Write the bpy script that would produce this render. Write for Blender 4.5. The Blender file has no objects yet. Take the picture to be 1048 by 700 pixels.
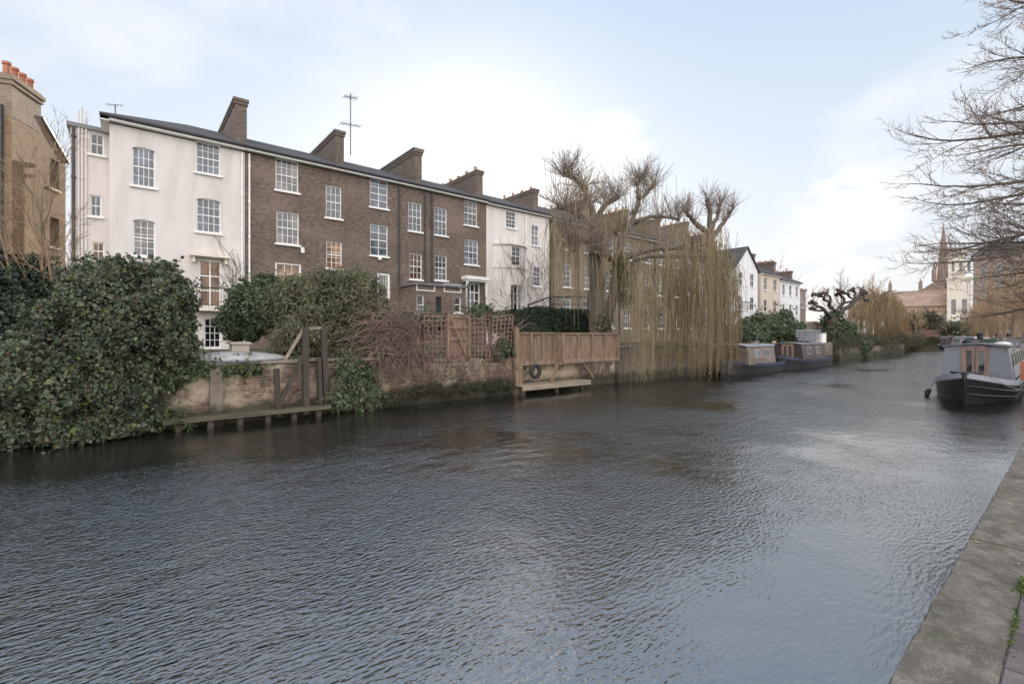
import bpy, math, random
import numpy as np
from mathutils import Vector, Matrix
R = math.radians
random.seed(7); RNG = np.random.default_rng(7)
S = bpy.context.scene
COL = S.collection

# ------------------------------------------------------------------ camera model
F, CX, HY, CAMZ = 480.0, 524.0, 342.0, 2.2
TH = R(50.7); CT, ST = math.cos(TH), math.sin(TH)
def ray(px):
    a = (px - CX) / F
    return CT + ST * a, ST - CT * a
def atY(px, Y):
    dx, dy = ray(px); k = Y / dy
    return dx * k, k
def zat(py, fwd): return CAMZ + (HY - py) * fwd / F
def at(px, py, Y):
    x, k = atY(px, Y); return Vector((x, Y, zat(py, k)))
def depth(px, fwd, z=0.0):
    dx, dy = ray(px); return Vector((dx * fwd, dy * fwd, z))
def rect(px0, px1, py0, py1, Y):
    x0, _ = atY(px0, Y); x1, _ = atY(px1, Y); _, k = atY((px0 + px1) / 2, Y)
    return x0, x1, zat(py1, k), zat(py0, k)

# ------------------------------------------------------------------ materials
def newmat(name):
    m = bpy.data.materials.new(name); m.use_nodes = True
    nt = m.node_tree; b = nt.nodes['Principled BSDF']
    return m, nt, b
def N(nt, t, **kw):
    n = nt.nodes.new(t)
    for k, v in kw.items():
        if k.startswith('i_'): n.inputs[k[2:].replace('_', ' ')].default_value = v
        else: setattr(n, k, v)
    return n
def ramp(nt, stops, fac):
    r = nt.nodes.new('ShaderNodeValToRGB'); e = r.color_ramp.elements
    while len(e) < len(stops): e.new(0.5)
    for i, (p, c) in enumerate(stops):
        e[i].position = p; e[i].color = (c[0], c[1], c[2], 1) if hasattr(c, '__len__') else (c, c, c, 1)
    nt.links.new(fac, r.inputs[0]); return r.outputs[0]
def mix(nt, fac, a, b, mode='MIX'):
    m = nt.nodes.new('ShaderNodeMix'); m.data_type = 'RGBA'; m.blend_type = mode
    for k, v in ((0, fac), (6, a), (7, b)):
        sock = m.inputs[k]
        if hasattr(v, 'links') or hasattr(v, 'is_linked'): nt.links.new(v, sock)
        elif hasattr(v, '__len__'): sock.default_value = (v[0], v[1], v[2], 1)
        else: sock.default_value = float(v) if k == 0 else (v, v, v, 1)
    return m.outputs[2]
def pos(nt): return nt.nodes.new('ShaderNodeNewGeometry').outputs['Position']
def objc(nt): return nt.nodes.new('ShaderNodeTexCoord').outputs['Object']
def scaled(nt, v, s):
    m = nt.nodes.new('ShaderNodeMapping'); m.inputs['Scale'].default_value = s
    nt.links.new(v, m.inputs[0]); return m.outputs[0]
def noise(nt, v, scale, detail=4, rough=.55):
    n = N(nt, 'ShaderNodeTexNoise'); n.inputs['Scale'].default_value = scale
    n.inputs['Detail'].default_value = detail; n.inputs['Roughness'].default_value = rough
    nt.links.new(v, n.inputs['Vector']); return n.outputs[0]
def bump(nt, b, h, strength=.3, dist=.02):
    n = nt.nodes.new('ShaderNodeBump'); n.inputs['Strength'].default_value = strength
    n.inputs['Distance'].default_value = dist
    nt.links.new(h, n.inputs['Height']); nt.links.new(n.outputs[0], b.inputs['Normal'])
def setc(nt, b, c):
    if hasattr(c, '__len__'): b.inputs['Base Color'].default_value = (c[0], c[1], c[2], 1)
    else: nt.links.new(c, b.inputs['Base Color'])

def m_plain(name, col, rough=.6, var=.25, scale=3, metal=0, bmp=.15):
    m, nt, b = newmat(name); p = objc(nt)
    n = noise(nt, p, scale, 6, .6)
    lo = [c * (1 - var) for c in col]; hi = [min(1, c * (1 + var)) for c in col]
    setc(nt, b, ramp(nt, [(.3, lo), (.7, hi)], n))
    b.inputs['Roughness'].default_value = rough; b.inputs['Metallic'].default_value = metal
    if bmp: bump(nt, b, noise(nt, p, scale * 12, 3), bmp, .01)
    return m
def m_stucco(name, col, dirt=(.42, .38, .34), amt=.5):
    m, nt, b = newmat(name); p = pos(nt)
    n1 = noise(nt, scaled(nt, p, (1.6, 1.6, .25)), 1.0, 7, .62)
    n2 = noise(nt, p, .5, 4)
    f = ramp(nt, [(.42, 0), (.72, 1)], n1); f2 = ramp(nt, [(.5, 0), (.9, .6)], n2)
    c = mix(nt, f, col, [col[i] * (1 - amt) + dirt[i] * amt for i in range(3)])
    c = mix(nt, f2, c, [col[i] * (1 - amt * .6) + dirt[i] * amt * .6 for i in range(3)])
    setc(nt, b, c); b.inputs['Roughness'].default_value = .8
    bump(nt, b, noise(nt, p, 30, 3), .15, .01)
    return m
def m_brick(name, c1, c2, mortar, blotch=None, tide=False, bamt=.5, bw=.225, rh=.075, sub=.35, soot=.35):
    m, nt, b = newmat(name); p = pos(nt)
    sp = nt.nodes.new('ShaderNodeSeparateXYZ'); nt.links.new(p, sp.inputs[0])
    ad = N(nt, 'ShaderNodeMath', operation='ADD'); nt.links.new(sp.outputs[0], ad.inputs[0]); nt.links.new(sp.outputs[1], ad.inputs[1])
    cb = nt.nodes.new('ShaderNodeCombineXYZ'); nt.links.new(ad.outputs[0], cb.inputs[0]); nt.links.new(sp.outputs[2], cb.inputs[1])
    br = nt.nodes.new('ShaderNodeTexBrick'); nt.links.new(cb.outputs[0], br.inputs['Vector'])
    br.inputs['Scale'].default_value = 1; br.inputs['Brick Width'].default_value = bw
    br.inputs['Row Height'].default_value = rh; br.inputs['Mortar Size'].default_value = .009
    br.inputs['Mortar Smooth'].default_value = .3; br.inputs['Bias'].default_value = 0
    br.inputs['Color1'].default_value = (*c1, 1); br.inputs['Color2'].default_value = (*c2, 1)
    br.inputs['Mortar'].default_value = (*mortar, 1)
    n0 = noise(nt, scaled(nt, cb.outputs[0], (4.4, 13.3, 1)), 1, 2)     # brick-sized variation
    c = mix(nt, ramp(nt, [(.35, 0), (.7, .9)], n0), br.outputs[0], [x * sub for x in c1])
    n1 = noise(nt, p, .55, 6, .6)
    c = mix(nt, ramp(nt, [(.42, 0), (.75, soot)], n1), c, [x * .45 for x in c1])
    oi = nt.nodes.new('ShaderNodeObjectInfo')
    c = mix(nt, ramp(nt, [(.1, 0), (.9, .18)], oi.outputs['Random']), c, [c1[0] * 1.35, c1[1] * 1.2, c1[2] * 1.1])
    c = mix(nt, ramp(nt, [(.5, 0), (.62, .35)], noise(nt, scaled(nt, p, (1, 1, 1.6)), .38, 5, .6)), c, [min(1, x * 1.7) for x in c1])
    if blotch:
        n2 = noise(nt, p, 1.1, 9, .68)
        c = mix(nt, ramp(nt, [(.46, 0), (.58, bamt)], n2), c, mix(nt, noise(nt, p, 4, 6, .7), [x * .55 for x in blotch], blotch))
        c = mix(nt, ramp(nt, [(.56, 0), (.68, .8)], noise(nt, scaled(nt, p, (1.5, 1.5, .5)), 1.7, 8, .7)), c, (.075, .065, .045))
    if tide:                         # wet, algae-stained foot of the canal wall
        nz_ = noise(nt, p, 2.2, 5, .6); az_ = N(nt, 'ShaderNodeMath', operation='MULTIPLY_ADD'); nt.links.new(nz_, az_.inputs[0]); az_.inputs[1].default_value = -.7; nt.links.new(sp.outputs[2], az_.inputs[2])
        c = mix(nt, ramp(nt, [(.0, .9), (.16, 0)], az_.outputs[0]), c, (.035, .036, .022))
    setc(nt, b, c); b.inputs['Roughness'].default_value = .9
    bump(nt, b, br.outputs['Fac'], -.5, .015)
    return m
def m_leaf(name, cols, rough=.45, transl=.15):
    m, nt, b = newmat(name)
    g = nt.nodes.new('ShaderNodeNewGeometry')
    k = len(cols)
    c = ramp(nt, [((i + .5) / k, cc) for i, cc in enumerate(cols)], g.outputs['Random Per Island'])
    n = noise(nt, pos(nt), .9, 3)
    c = mix(nt, ramp(nt, [(.4, 0), (.7, .4)], n), c, [x * .7 for x in cols[0]])
    setc(nt, b, c); b.inputs['Roughness'].default_value = rough
    b.inputs['Specular IOR Level'].default_value = .45
    tr = nt.nodes.new('ShaderNodeBsdfTranslucent'); nt.links.new(c, tr.inputs[0])
    ms = nt.nodes.new('ShaderNodeMixShader'); ms.inputs[0].default_value = transl
    nt.links.new(b.outputs[0], ms.inputs[1]); nt.links.new(tr.outputs[0], ms.inputs[2])
    nt.links.new(ms.outputs[0], nt.nodes['Material Output'].inputs[0])
    return m
def m_wood(name, col, var=.45, vert=True, rough=.85):
    m, nt, b = newmat(name); p = pos(nt)
    s = (9, 9, .8) if vert else (.8, 9, 9)
    n = noise(nt, scaled(nt, p, s), 1.5, 5, .6)
    n2 = noise(nt, p, 1.2, 3)
    c = ramp(nt, [(.3, [x * (1 - var) for x in col]), (.7, [x * (1 + var) for x in col])], n)
    c = mix(nt, ramp(nt, [(.5, 0), (.8, .5)], n2), c, [col[0] * .6, col[1] * .75, col[2] * .6])
    setc(nt, b, c); b.inputs['Roughness'].default_value = rough
    bump(nt, b, n, .3, .01); return m
def m_glass(name, col, ior=2.0, rough=.04, curtain=None):
    m, nt, b = newmat(name); p = pos(nt)
    n = noise(nt, scaled(nt, p, (1.1, 1.1, .7)), 1.6, 2)
    c2 = curtain or [x * 2.2 for x in col]
    oi = nt.nodes.new('ShaderNodeObjectInfo')
    c = ramp(nt, [(.45, col), (.6, c2)], n)
    c = mix(nt, ramp(nt, [(.2, 0), (.5, .5), (.85, .9)], oi.outputs['Random']), c, [x * .25 for x in col])
    setc(nt, b, c)
    b.inputs['Roughness'].default_value = rough; b.inputs['IOR'].default_value = ior
    bump(nt, b, noise(nt, p, 1.3, 1), .12, .02)
    return m

M = {}
M['stucco'] = m_stucco('white_stucco', (.68, .635, .615))
M['stucco_cool'] = m_stucco('white_stucco_weathered', (.74, .75, .78), (.42, .42, .42), .4)
M['stucco_cream'] = m_stucco('cream_stucco', (.58, .50, .42), (.4, .35, .3), .5)
M['brown'] = m_brick('brown_stock_brick', (.155, .115, .092), (.235, .18, .145), (.22, .19, .165), sub=.3)
M['olive'] = m_brick('yellow_brown_stock_brick', (.22, .175, .135), (.29, .235, .185), (.28, .245, .21))
M['stackbrick'] = m_brick('chimney_brick', (.14, .11, .095), (.19, .15, .13), (.24, .2, .17))
M['yellow'] = m_brick('yellow_stock_brick', (.23, .155, .095), (.31, .215, .135), (.28, .21, .15), (.36,.25,.16), bamt=.5, sub=.5, soot=.55)
M['redwall'] = m_brick('weathered_red_brick', (.155, .10, .075), (.27, .185, .135), (.34, .30, .25), (.60, .50, .37), tide=True, bamt=.9, soot=.75)
M['darkwall'] = m_brick('dark_wall_brick', (.12, .09, .07), (.19, .145, .115), (.25, .22, .19), (.30, .26, .20), tide=True, bamt=.6, soot=.6)
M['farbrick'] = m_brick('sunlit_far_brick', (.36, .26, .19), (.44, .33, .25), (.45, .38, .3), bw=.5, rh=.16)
M['bridge'] = m_brick('dark_red_bridge_brick', (.15, .075, .055), (.20, .11, .08), (.16, .12, .1), bw=.5, rh=.16)
M['slate'] = m_brick('roof_slate', (.065, .065, .07), (.105, .105, .11), (.035, .035, .037), bw=.3, rh=.18, sub=.7, soot=.3)
M['lead'] = m_plain('lead_flashing', (.16, .165, .18), .5)
M['white'] = m_plain('white_paint', (.80, .79, .77), .5, .08)
M['black'] = m_plain('black_paint', (.02, .02, .022), .4, .3)
M['iron'] = m_plain('dark_iron', (.035, .035, .04), .5, .3)
M['pot'] = m_plain('terracotta', (.42, .17, .10), .8, .25)
M['pot_buff'] = m_plain('buff_clay', (.38, .28, .2), .8, .25)
M['glass'] = m_glass('pane_glass_sky', (.05, .068, .095), 1.7)  # blue base colour paints in part of the sky's reflection
M['glass_dark'] = m_glass('pane_glass_dark', (.03, .035, .045), 1.75)
M['glass_lit'] = m_glass('pane_glass_curtained', (.09, .10, .12), 1.7, .05, (.34, .33, .34))
M['glass_warm'] = m_glass('pane_glass_orange_curtains_and_reflection', (.16, .08, .04), 1.5, .05, (.42, .22, .10))  # curtains at the white house; on the brick houses a painted-in orange brick reflection
M['bark'] = m_wood('grey_brown_bark', (.12, .095, .075))
M['bark_warm'] = m_wood('warm_brown_bark', (.24, .17, .11))
M['twig'] = m_plain('twig_bark', (.18, .14, .115), .9, .3, 2, bmp=0)
M['twig_warm'] = m_plain('straw_twig', (.30, .215, .12), .9, .3, .4, bmp=0)
M['bramble'] = m_plain('dead_bramble_stem', (.21, .14, .12), .9, .45, 1.5, bmp=0)
M['willow'] = m_leaf('willow_strand', [(.31, .24, .14), (.42, .335, .20), (.51, .415, .265), (.31, .26, .15)], .7, .35)
M['willow_far'] = m_leaf('far_willow_strand', [(.34, .25, .15), (.45, .33, .19), (.52, .40, .25)], .7, .3)
M['ivy'] = m_leaf('ivy_leaf', [(.048, .070, .046), (.085, .115, .072), (.125, .155, .10), (.065, .092, .062), (.17, .185, .09), (.058, .085, .055), (.13, .105, .06)], .40)
M['ivy_light'] = m_leaf('young_ivy_leaf', [(.10, .14, .03), (.16, .19, .04), (.07, .12, .03)], .4, .3)
M['laurel'] = m_leaf('laurel_leaf', [(.055, .08, .042), (.085, .12, .06), (.13, .165, .085)], .42)
M['sage'] = m_leaf('olive_green_leaf', [(.12, .125, .075), (.18, .185, .105), (.25, .24, .15)], .5, .3)
M['yew'] = m_leaf('dark_hedge_leaf', [(.022, .038, .024), (.034, .056, .032), (.048, .072, .04)], .5)
M['shrub_far'] = m_leaf('brown_green_leaf', [(.045, .055, .03), (.08, .075, .04), (.11, .09, .05)], .6, .2)
M['core'] = m_plain('shrub_stems_and_dark_core', (.022, .022, .014), 1, .4, 4, bmp=0)
M['timber'] = m_wood('weathered_fence_timber', (.205, .14, .095), .5)
M['timber_h'] = m_wood('weathered_board_timber', (.27, .215, .165), .35, False)
M['timber_dark'] = m_wood('old_dark_timber', (.055, .042, .034), .4)
M['trellis'] = m_wood('trellis_timber', (.27, .165, .135), .3)
M['mossy'] = m_wood('mossy_wet_timber', (.085, .075, .048), .5, False)
M['capstone'] = m_stucco('weathered_coping_stone', (.27, .24, .195), (.10, .095, .06), .8)
M['rubber'] = m_plain('black_rubber', (.02, .02, .02), .7)
M['tarp'] = m_stucco('weathered_grey_hull', (.42, .41, .40), (.18, .14, .11), .9)
M['hull'] = m_plain('black_hull_paint', (.014, .014, .016), .38, .4, 2)
M['bluegrey'] = m_plain('blue_grey_paint', (.20, .215, .26), .4, .12, 1.5, bmp=.04)
M['bluegrey_l'] = m_plain('pale_blue_grey_paint', (.32, .34, .39), .4, .12, 1.5, bmp=.04)
M['wood_var'] = m_wood('varnished_wood', (.28, .19, .155), .3)
M['tan'] = m_plain('tan_paint', (.15, .12, .10), .5, .4, 1.2)
M['maroon'] = m_plain('maroon_paint', (.06, .045, .042), .4, .3, 1.2)
M['navy'] = m_plain('navy_paint', (.03, .045, .085), .4, .2)
M['green_p'] = m_plain('green_paint', (.03, .09, .06), .5, .2)
M['orange_p'] = m_plain('orange_cover', (.55, .24, .08), .7, .2)
M['stone'] = m_stucco('pale_stone', (.74, .67, .59), (.45, .38, .32), .4)
M['spire'] = m_stucco('sandstone_spire', (.25, .195, .17), (.22, .17, .14), .5)
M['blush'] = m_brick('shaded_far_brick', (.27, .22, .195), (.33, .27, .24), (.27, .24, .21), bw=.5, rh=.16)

def make_ground_mats():
    m, nt, b = newmat('garden_earth'); p = pos(nt)
    c = ramp(nt, [(.3, (.045, .035, .022)), (.55, (.05, .06, .025)), (.75, (.09, .075, .05))], noise(nt, p, 1.4, 7, .65))
    setc(nt, b, c); b.inputs['Roughness'].default_value = 1; bump(nt, b, noise(nt, p, 12, 4), .6, .03); M['earth'] = m
    # coping: concrete with pale aggregate, stains and moss
    m, nt, b = newmat('coping_concrete'); p = pos(nt)
    c = ramp(nt, [(.3, (.075, .065, .052)), (.5, (.155, .135, .11)), (.7, (.26, .23, .19))], noise(nt, p, 5, 9, .72))
    c = mix(nt, ramp(nt, [(.48, 0), (.75, .8)], noise(nt, scaled(nt, p, (1.2, 3, 1)), 1.6, 5, .6)), c, (.06, .056, .038))
    v = N(nt, 'ShaderNodeTexVoronoi'); v.inputs['Scale'].default_value = 85; nt.links.new(p, v.inputs['Vector'])
    sp = ramp(nt, [(.16, 1), (.28, 0)], v.outputs['Distance'])
    sel = ramp(nt, [(.44, 0), (.54, 1)], noise(nt, p, 10, 4))
    mul = mix(nt, 1, sp, sel, 'MULTIPLY')
    c = mix(nt, mul, c, (.42, .38, .32))
    v2 = N(nt, 'ShaderNodeTexVoronoi'); v2.inputs['Scale'].default_value = 110; nt.links.new(p, v2.inputs['Vector'])
    c = mix(nt, ramp(nt, [(.10, .8), (.22, 0)], v2.outputs['Distance']), c, (.035, .03, .025))
    c = mix(nt, ramp(nt, [(.62, 0), (.7, .7)], noise(nt, p, 3.1, 6, .7)), c, (.25, .23, .20))
    c = mix(nt, ramp(nt, [(.6, 0), (.72, .75)], noise(nt, scaled(nt, p, (1, 1, 1)), 2.3, 6, .6)), c, (.085, .09, .03))
    setc(nt, b, c); b.inputs['Roughness'].default_value = .85
    bump(nt, b, noise(nt, p, 60, 6, .7), .7, .012); M['coping'] = m
    m, nt, b = newmat('paver_brick'); p = pos(nt)
    g = nt.nodes.new('ShaderNodeNewGeometry')
    c = ramp(nt, [(.1, (.10, .085, .085)), (.5, (.145, .12, .12)), (.9, (.19, .165, .165))], g.outputs['Random Per Island'])
    c = mix(nt, ramp(nt, [(.4, 0), (.7, .7)], noise(nt, p, 12, 6, .7)), c, (.07, .06, .05))
    setc(nt, b, c); b.inputs['Roughness'].default_value = .9; bump(nt, b, noise(nt, p, 80, 4), .5, .006); M['paver'] = m
    # canal water
    m, nt, b = newmat('canal_water'); p = pos(nt)
    setc(nt, b, (.014, .014, .013)); b.inputs['Roughness'].default_value = .02
    b.inputs['IOR'].default_value = 3.7
    big = noise(nt, scaled(nt, p, (1, 1, 1)), .20, 4, .6)
    calm = ramp(nt, [(.36, .10), (.56, 1)], big)
    sy = nt.nodes.new('ShaderNodeSeparateXYZ'); nt.links.new(p, sy.inputs[0])       # the towpath side lies in the lee of the wind
    mr = N(nt, 'ShaderNodeMapRange'); mr.inputs[1].default_value = .5; mr.inputs[2].default_value = 5.0; mr.inputs[3].default_value = .16; mr.inputs[4].default_value = 1.0; nt.links.new(sy.outputs[1], mr.inputs[0])
    mb_ = N(nt, 'ShaderNodeMapRange'); mb_.inputs[1].default_value = 8.0; mb_.inputs[2].default_value = 12.6; mb_.inputs[3].default_value = 1; mb_.inputs[4].default_value = .16; nt.links.new(sy.outputs[1], mb_.inputs[0])
    lee = N(nt, 'ShaderNodeMath', operation='MULTIPLY'); nt.links.new(mr.outputs[0], lee.inputs[0]); nt.links.new(mb_.outputs[0], lee.inputs[1])
    ro = N(nt, 'ShaderNodeMapping'); ro.inputs['Rotation'].default_value = (0, 0, R(22)); ro.inputs['Scale'].default_value = (1, 2.3, 1)
    nt.links.new(p, ro.inputs[0])
    n1 = noise(nt, ro.outputs[0], 11.5, 2, .45)
    ro2 = N(nt, 'ShaderNodeMapping'); ro2.inputs['Rotation'].default_value = (0, 0, R(-14)); ro2.inputs['Scale'].default_value = (1, 1.7, 1)
    nt.links.new(p, ro2.inputs[0])
    n2 = noise(nt, ro2.outputs[0], 2.2, 2, .5)
    mm = N(nt, 'ShaderNodeMath', operation='MULTIPLY'); nt.links.new(n1, mm.inputs[0]); nt.links.new(calm, mm.inputs[1])
    m2 = N(nt, 'ShaderNodeMath', operation='MULTIPLY'); m2.inputs[1].default_value = .62; nt.links.new(n2, m2.inputs[0])
    aa = N(nt, 'ShaderNodeMath', operation='ADD'); nt.links.new(mm.outputs[0], aa.inputs[0]); nt.links.new(m2.outputs[0], aa.inputs[1])
    al = N(nt, 'ShaderNodeMath', operation='MULTIPLY'); nt.links.new(aa.outputs[0], al.inputs[0]); nt.links.new(lee.outputs[0], al.inputs[1])
    bump(nt, b, al.outputs[0], 1.0, .036); M['water'] = m
make_ground_mats()

# ------------------------------------------------------------------ mesh builder and linking
class MB:
    def __init__(s): s.v = []; s.f = []
    def add(s, vs, fs):
        o = len(s.v); s.v += [tuple(v) for v in vs]; s.f += [tuple(i + o for i in f) for f in fs]; return s
    def box(s, x0, x1, y0, y1, z0, z1):
        return s.add([(x0,y0,z0),(x1,y0,z0),(x1,y1,z0),(x0,y1,z0),(x0,y0,z1),(x1,y0,z1),(x1,y1,z1),(x0,y1,z1)],
                     [(0,3,2,1),(4,5,6,7),(0,1,5,4),(1,2,6,5),(2,3,7,6),(3,0,4,7)])
    def bar(s, a, b, w, h=None, up=(0,0,1)):
        a = Vector(a); b = Vector(b); h = h or w; d = (b - a).normalized(); up = Vector(up)
        if abs(d.dot(up)) > .95: up = Vector((0, 1, 0))
        sx = d.cross(up).normalized() * w / 2; sz = sx.cross(d).normalized() * h / 2
        vs = [p + i * sx + j * sz for p in (a, b) for i, j in ((-1,-1),(1,-1),(1,1),(-1,1))]
        return s.add(vs, [(0,1,2,3),(7,6,5,4),(0,4,5,1),(1,5,6,2),(2,6,7,3),(3,7,4,0)])
    def tube(s, pts, rs, n=6, cap=True):
        pts = [Vector(p) for p in pts]
        if not hasattr(rs, '__len__'): rs = [rs] * len(pts)
        o = len(s.v); u = None
        for i, p in enumerate(pts):
            d = (pts[min(i + 1, len(pts) - 1)] - pts[max(i - 1, 0)])
            if d.length < 1e-9: d = Vector((0, 0, 1))
            d.normalize()
            if u is None: u = d.orthogonal().normalized()
            else:
                u = u - d * u.dot(d)
                u = u.normalized() if u.length > 1e-6 else d.orthogonal().normalized()
            w = d.cross(u)
            for k in range(n):
                t = 2 * math.pi * k / n
                s.v.append(tuple(p + (u * math.cos(t) + w * math.sin(t)) * rs[i]))
        for i in range(len(pts) - 1):
            for k in range(n):
                a = o + i * n + k; b = o + i * n + (k + 1) % n
                s.f.append((a, b, b + n, a + n))
        if cap and n > 3:
            s.f.append(tuple(o + k for k in range(n))[::-1]); s.f.append(tuple(o + (len(pts) - 1) * n + k for k in range(n)))
        return s
    def lathe(s, c, prof, n=12, axis='z'):
        o = len(s.v)
        for r, h in prof:
            for k in range(n):
                t = 2 * math.pi * k / n; a, b = r * math.cos(t), r * math.sin(t)
                s.v.append((c[0] + a, c[1] + b, c[2] + h) if axis == 'z' else ((c[0] + h, c[1] + a, c[2] + b) if axis == 'x' else (c[0] + a, c[1] + h, c[2] + b)))
        for i in range(len(prof) - 1):
            for k in range(n):
                a = o + i * n + k; b = o + i * n + (k + 1) % n; s.f.append((a, b, b + n, a + n))
        s.f.append(tuple(o + k for k in range(n))[::-1]); s.f.append(tuple(o + (len(prof) - 1) * n + k for k in range(n)))
        return s
    def prism(s, pts, z0, z1):
        n = len(pts); o = len(s.v)
        s.v += [(p[0], p[1], z0) for p in pts] + [(p[0], p[1], z1) for p in pts]
        s.f.append(tuple(o + i for i in range(n))[::-1]); s.f.append(tuple(o + n + i for i in range(n)))
        for i in range(n):
            j = (i + 1) % n; s.f.append((o + i, o + j, o + n + j, o + n + i))
        return s
    def torus(s, c, R0, r, axis='y', n=20, m=8):
        o = len(s.v)
        for i in range(n):
            a = 2 * math.pi * i / n
            for j in range(m):
                b = 2 * math.pi * j / m; q = R0 + r * math.cos(b); e = r * math.sin(b)
                p = (q * math.cos(a), e, q * math.sin(a)) if axis == 'y' else (e, q * math.cos(a), q * math.sin(a))
                s.v.append((c[0] + p[0], c[1] + p[1], c[2] + p[2]))
        for i in range(n):
            for j in range(m):
                s.f.append((o + i*m + j, o + i*m + (j+1) % m, o + ((i+1) % n)*m + (j+1) % m, o + ((i+1) % n)*m + j))
        return s
    def xf(s, mat):
        s.v = [tuple(mat @ Vector(v)) for v in s.v]; return s

WM = {}     # world matrix of every object (parents are only moved and turned)
def props(o, label=None, cat=None, group=None, kind=None):
    if label: o['label'] = label
    if cat: o['category'] = cat
    if group: o['group'] = group
    if kind: o['kind'] = kind
    return o
def thing(name, label, cat, loc=(0,0,0), rz=0, group=None):
    o = bpy.data.objects.new(name, None); COL.objects.link(o); o.empty_display_size = .3
    o.location = loc; o.rotation_euler = (0, 0, rz)
    WM[o.name] = Matrix.Translation(Vector(loc)) @ Matrix.Rotation(rz, 4, 'Z')
    return props(o, label, cat, group)
def obj(name, mb, mat, parent=None, local=False, smooth=False, origin=None):
    """world-space verts unless local (then in the space of the parent THING)"""
    me = bpy.data.meshes.new(name)
    if parent is not None:
        root = parent
        while root.parent is not None: root = root.parent
        wm = WM[root.name] if local else Matrix.Identity(4)
    else: wm = Matrix.Identity(4)
    v = np.array(mb.v, dtype=float)
    if local and parent is not None:
        A = np.array(wm); v = v @ A[:3, :3].T + A[:3, 3]
    lo, hi = v.min(0), v.max(0)
    org = np.array(origin) if origin is not None else np.array([(lo[0]+hi[0])/2, (lo[1]+hi[1])/2, lo[2]])
    if parent is None:
        W = Matrix.Translation(Vector(org))
    else:
        P = WM[parent.name]; W = P.copy(); W.translation = Vector(org)
    Wi = np.array(W.inverted()); v = v @ Wi[:3, :3].T + Wi[:3, 3]
    me.from_pydata(v.tolist(), [], mb.f); me.materials.append(mat)
    if smooth: me.polygons.foreach_set('use_smooth', [True] * len(me.polygons))
    me.update()
    o = bpy.data.objects.new(name, me); COL.objects.link(o)
    if parent is None: o.matrix_basis = W
    else:
        o.parent = parent; o.matrix_basis = WM[parent.name].inverted() @ W
    WM[o.name] = W
    return o
def copy_tree(src, loc, rz, label, group=None, scale=None):
    def rec(s, p):
        c = s.copy(); COL.objects.link(c); c.parent = p
        for ch in [q for q in bpy.data.objects if q.parent == s]: rec(ch, c)
        return c
    c = rec(src, None); c.location = loc; c.rotation_euler = (0, 0, rz)
    if scale: c.scale = (scale,) * 3
    c['label'] = label
    if group: c['group'] = group
    return c

# ------------------------------------------------------------------ foliage
def leaf_cloud(mb, P, Nn, size, shape='ovate', jit=.6, droop=.3):
    n = len(P)
    if n == 0: return
    P = np.asarray(P); Nn = np.asarray(Nn, dtype=float) + RNG.normal(0, jit, (n, 3))
    Nn /= np.linalg.norm(Nn, axis=1)[:, None] + 1e-9
    T = RNG.normal(0, 1, (n, 3)); T[:, 2] -= droop * 2
    T -= Nn * (T * Nn).sum(1)[:, None]; T /= np.linalg.norm(T, axis=1)[:, None] + 1e-9
    B = np.cross(Nn, T)
    sz = size * np.clip(RNG.lognormal(-.1, .38, n), .35, 2.0)[:, None]
    w = .42 if shape == 'ovate' else .14
    prof = [(0, 0, 0), (.25, w, .12), (.62, w * .75, .10), (1, 0, -.12), (.62, -w * .75, .10), (.25, -w, .12)] if shape == 'ovate' else \
           [(0, 0, 0), (.4, w, .03), (1, 0, -.1), (.4, -w, .03)]
    V = np.stack([P + T * a * sz + B * b * sz + Nn * c * sz for a, b, c in prof], axis=1)
    k = len(prof); o = len(mb.v)
    mb.v += [tuple(x) for x in V.reshape(-1, 3).tolist()]
    if k == 6:
        for i in range(n):
            q = o + i * 6; mb.f.append((q, q+1, q+2, q+3)); mb.f.append((q, q+3, q+4, q+5))
    else:
        for i in range(n):
            q = o + i * 4; mb.f.append((q, q+1, q+2, q+3))
def blob_points(blobs, n, shell=.45, lump=.18, seed=0):
    rs = np.random.default_rng(seed); P = []; NN = []
    area = np.array([(b[3]*b[4] + b[4]*b[5] + b[3]*b[5]) for b in blobs]); area = area / area.sum()
    C = np.array([b[:3] for b in blobs], float); Rr = np.array([b[3:6] for b in blobs], float)
    for i, b in enumerate(blobs):
        m = int(n * area[i] * 1.5)
        d = rs.normal(0, 1, (m, 3)); d /= np.linalg.norm(d, axis=1)[:, None]
        rad = 1 - shell * rs.random(m) ** 1.6
        ph = rs.uniform(0, 6, 6)
        rad = rad + lump * (np.sin(d[:, 0]*5 + ph[0]) * np.sin(d[:, 1]*6 + ph[1]) + .7*np.sin(d[:, 2]*9 + ph[2]) * np.sin(d[:, 0]*8 + ph[3])) * .7
        p = C[i] + d * rad[:, None] * Rr[i]
        q = (p[:, None, :] - C[None]) / Rr[None]
        dd = np.sqrt((q ** 2).sum(2)); dd[:, i] = 9
        keep = dd.min(1) > (1 - shell) * .9
        P.append(p[keep]); NN.append(d[keep])
    P = np.concatenate(P); NN = np.concatenate(NN)
    if len(P) > n:
        k = rs.permutation(len(P))[:n]; P = P[k]; NN = NN[k]
    return P, NN
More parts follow.
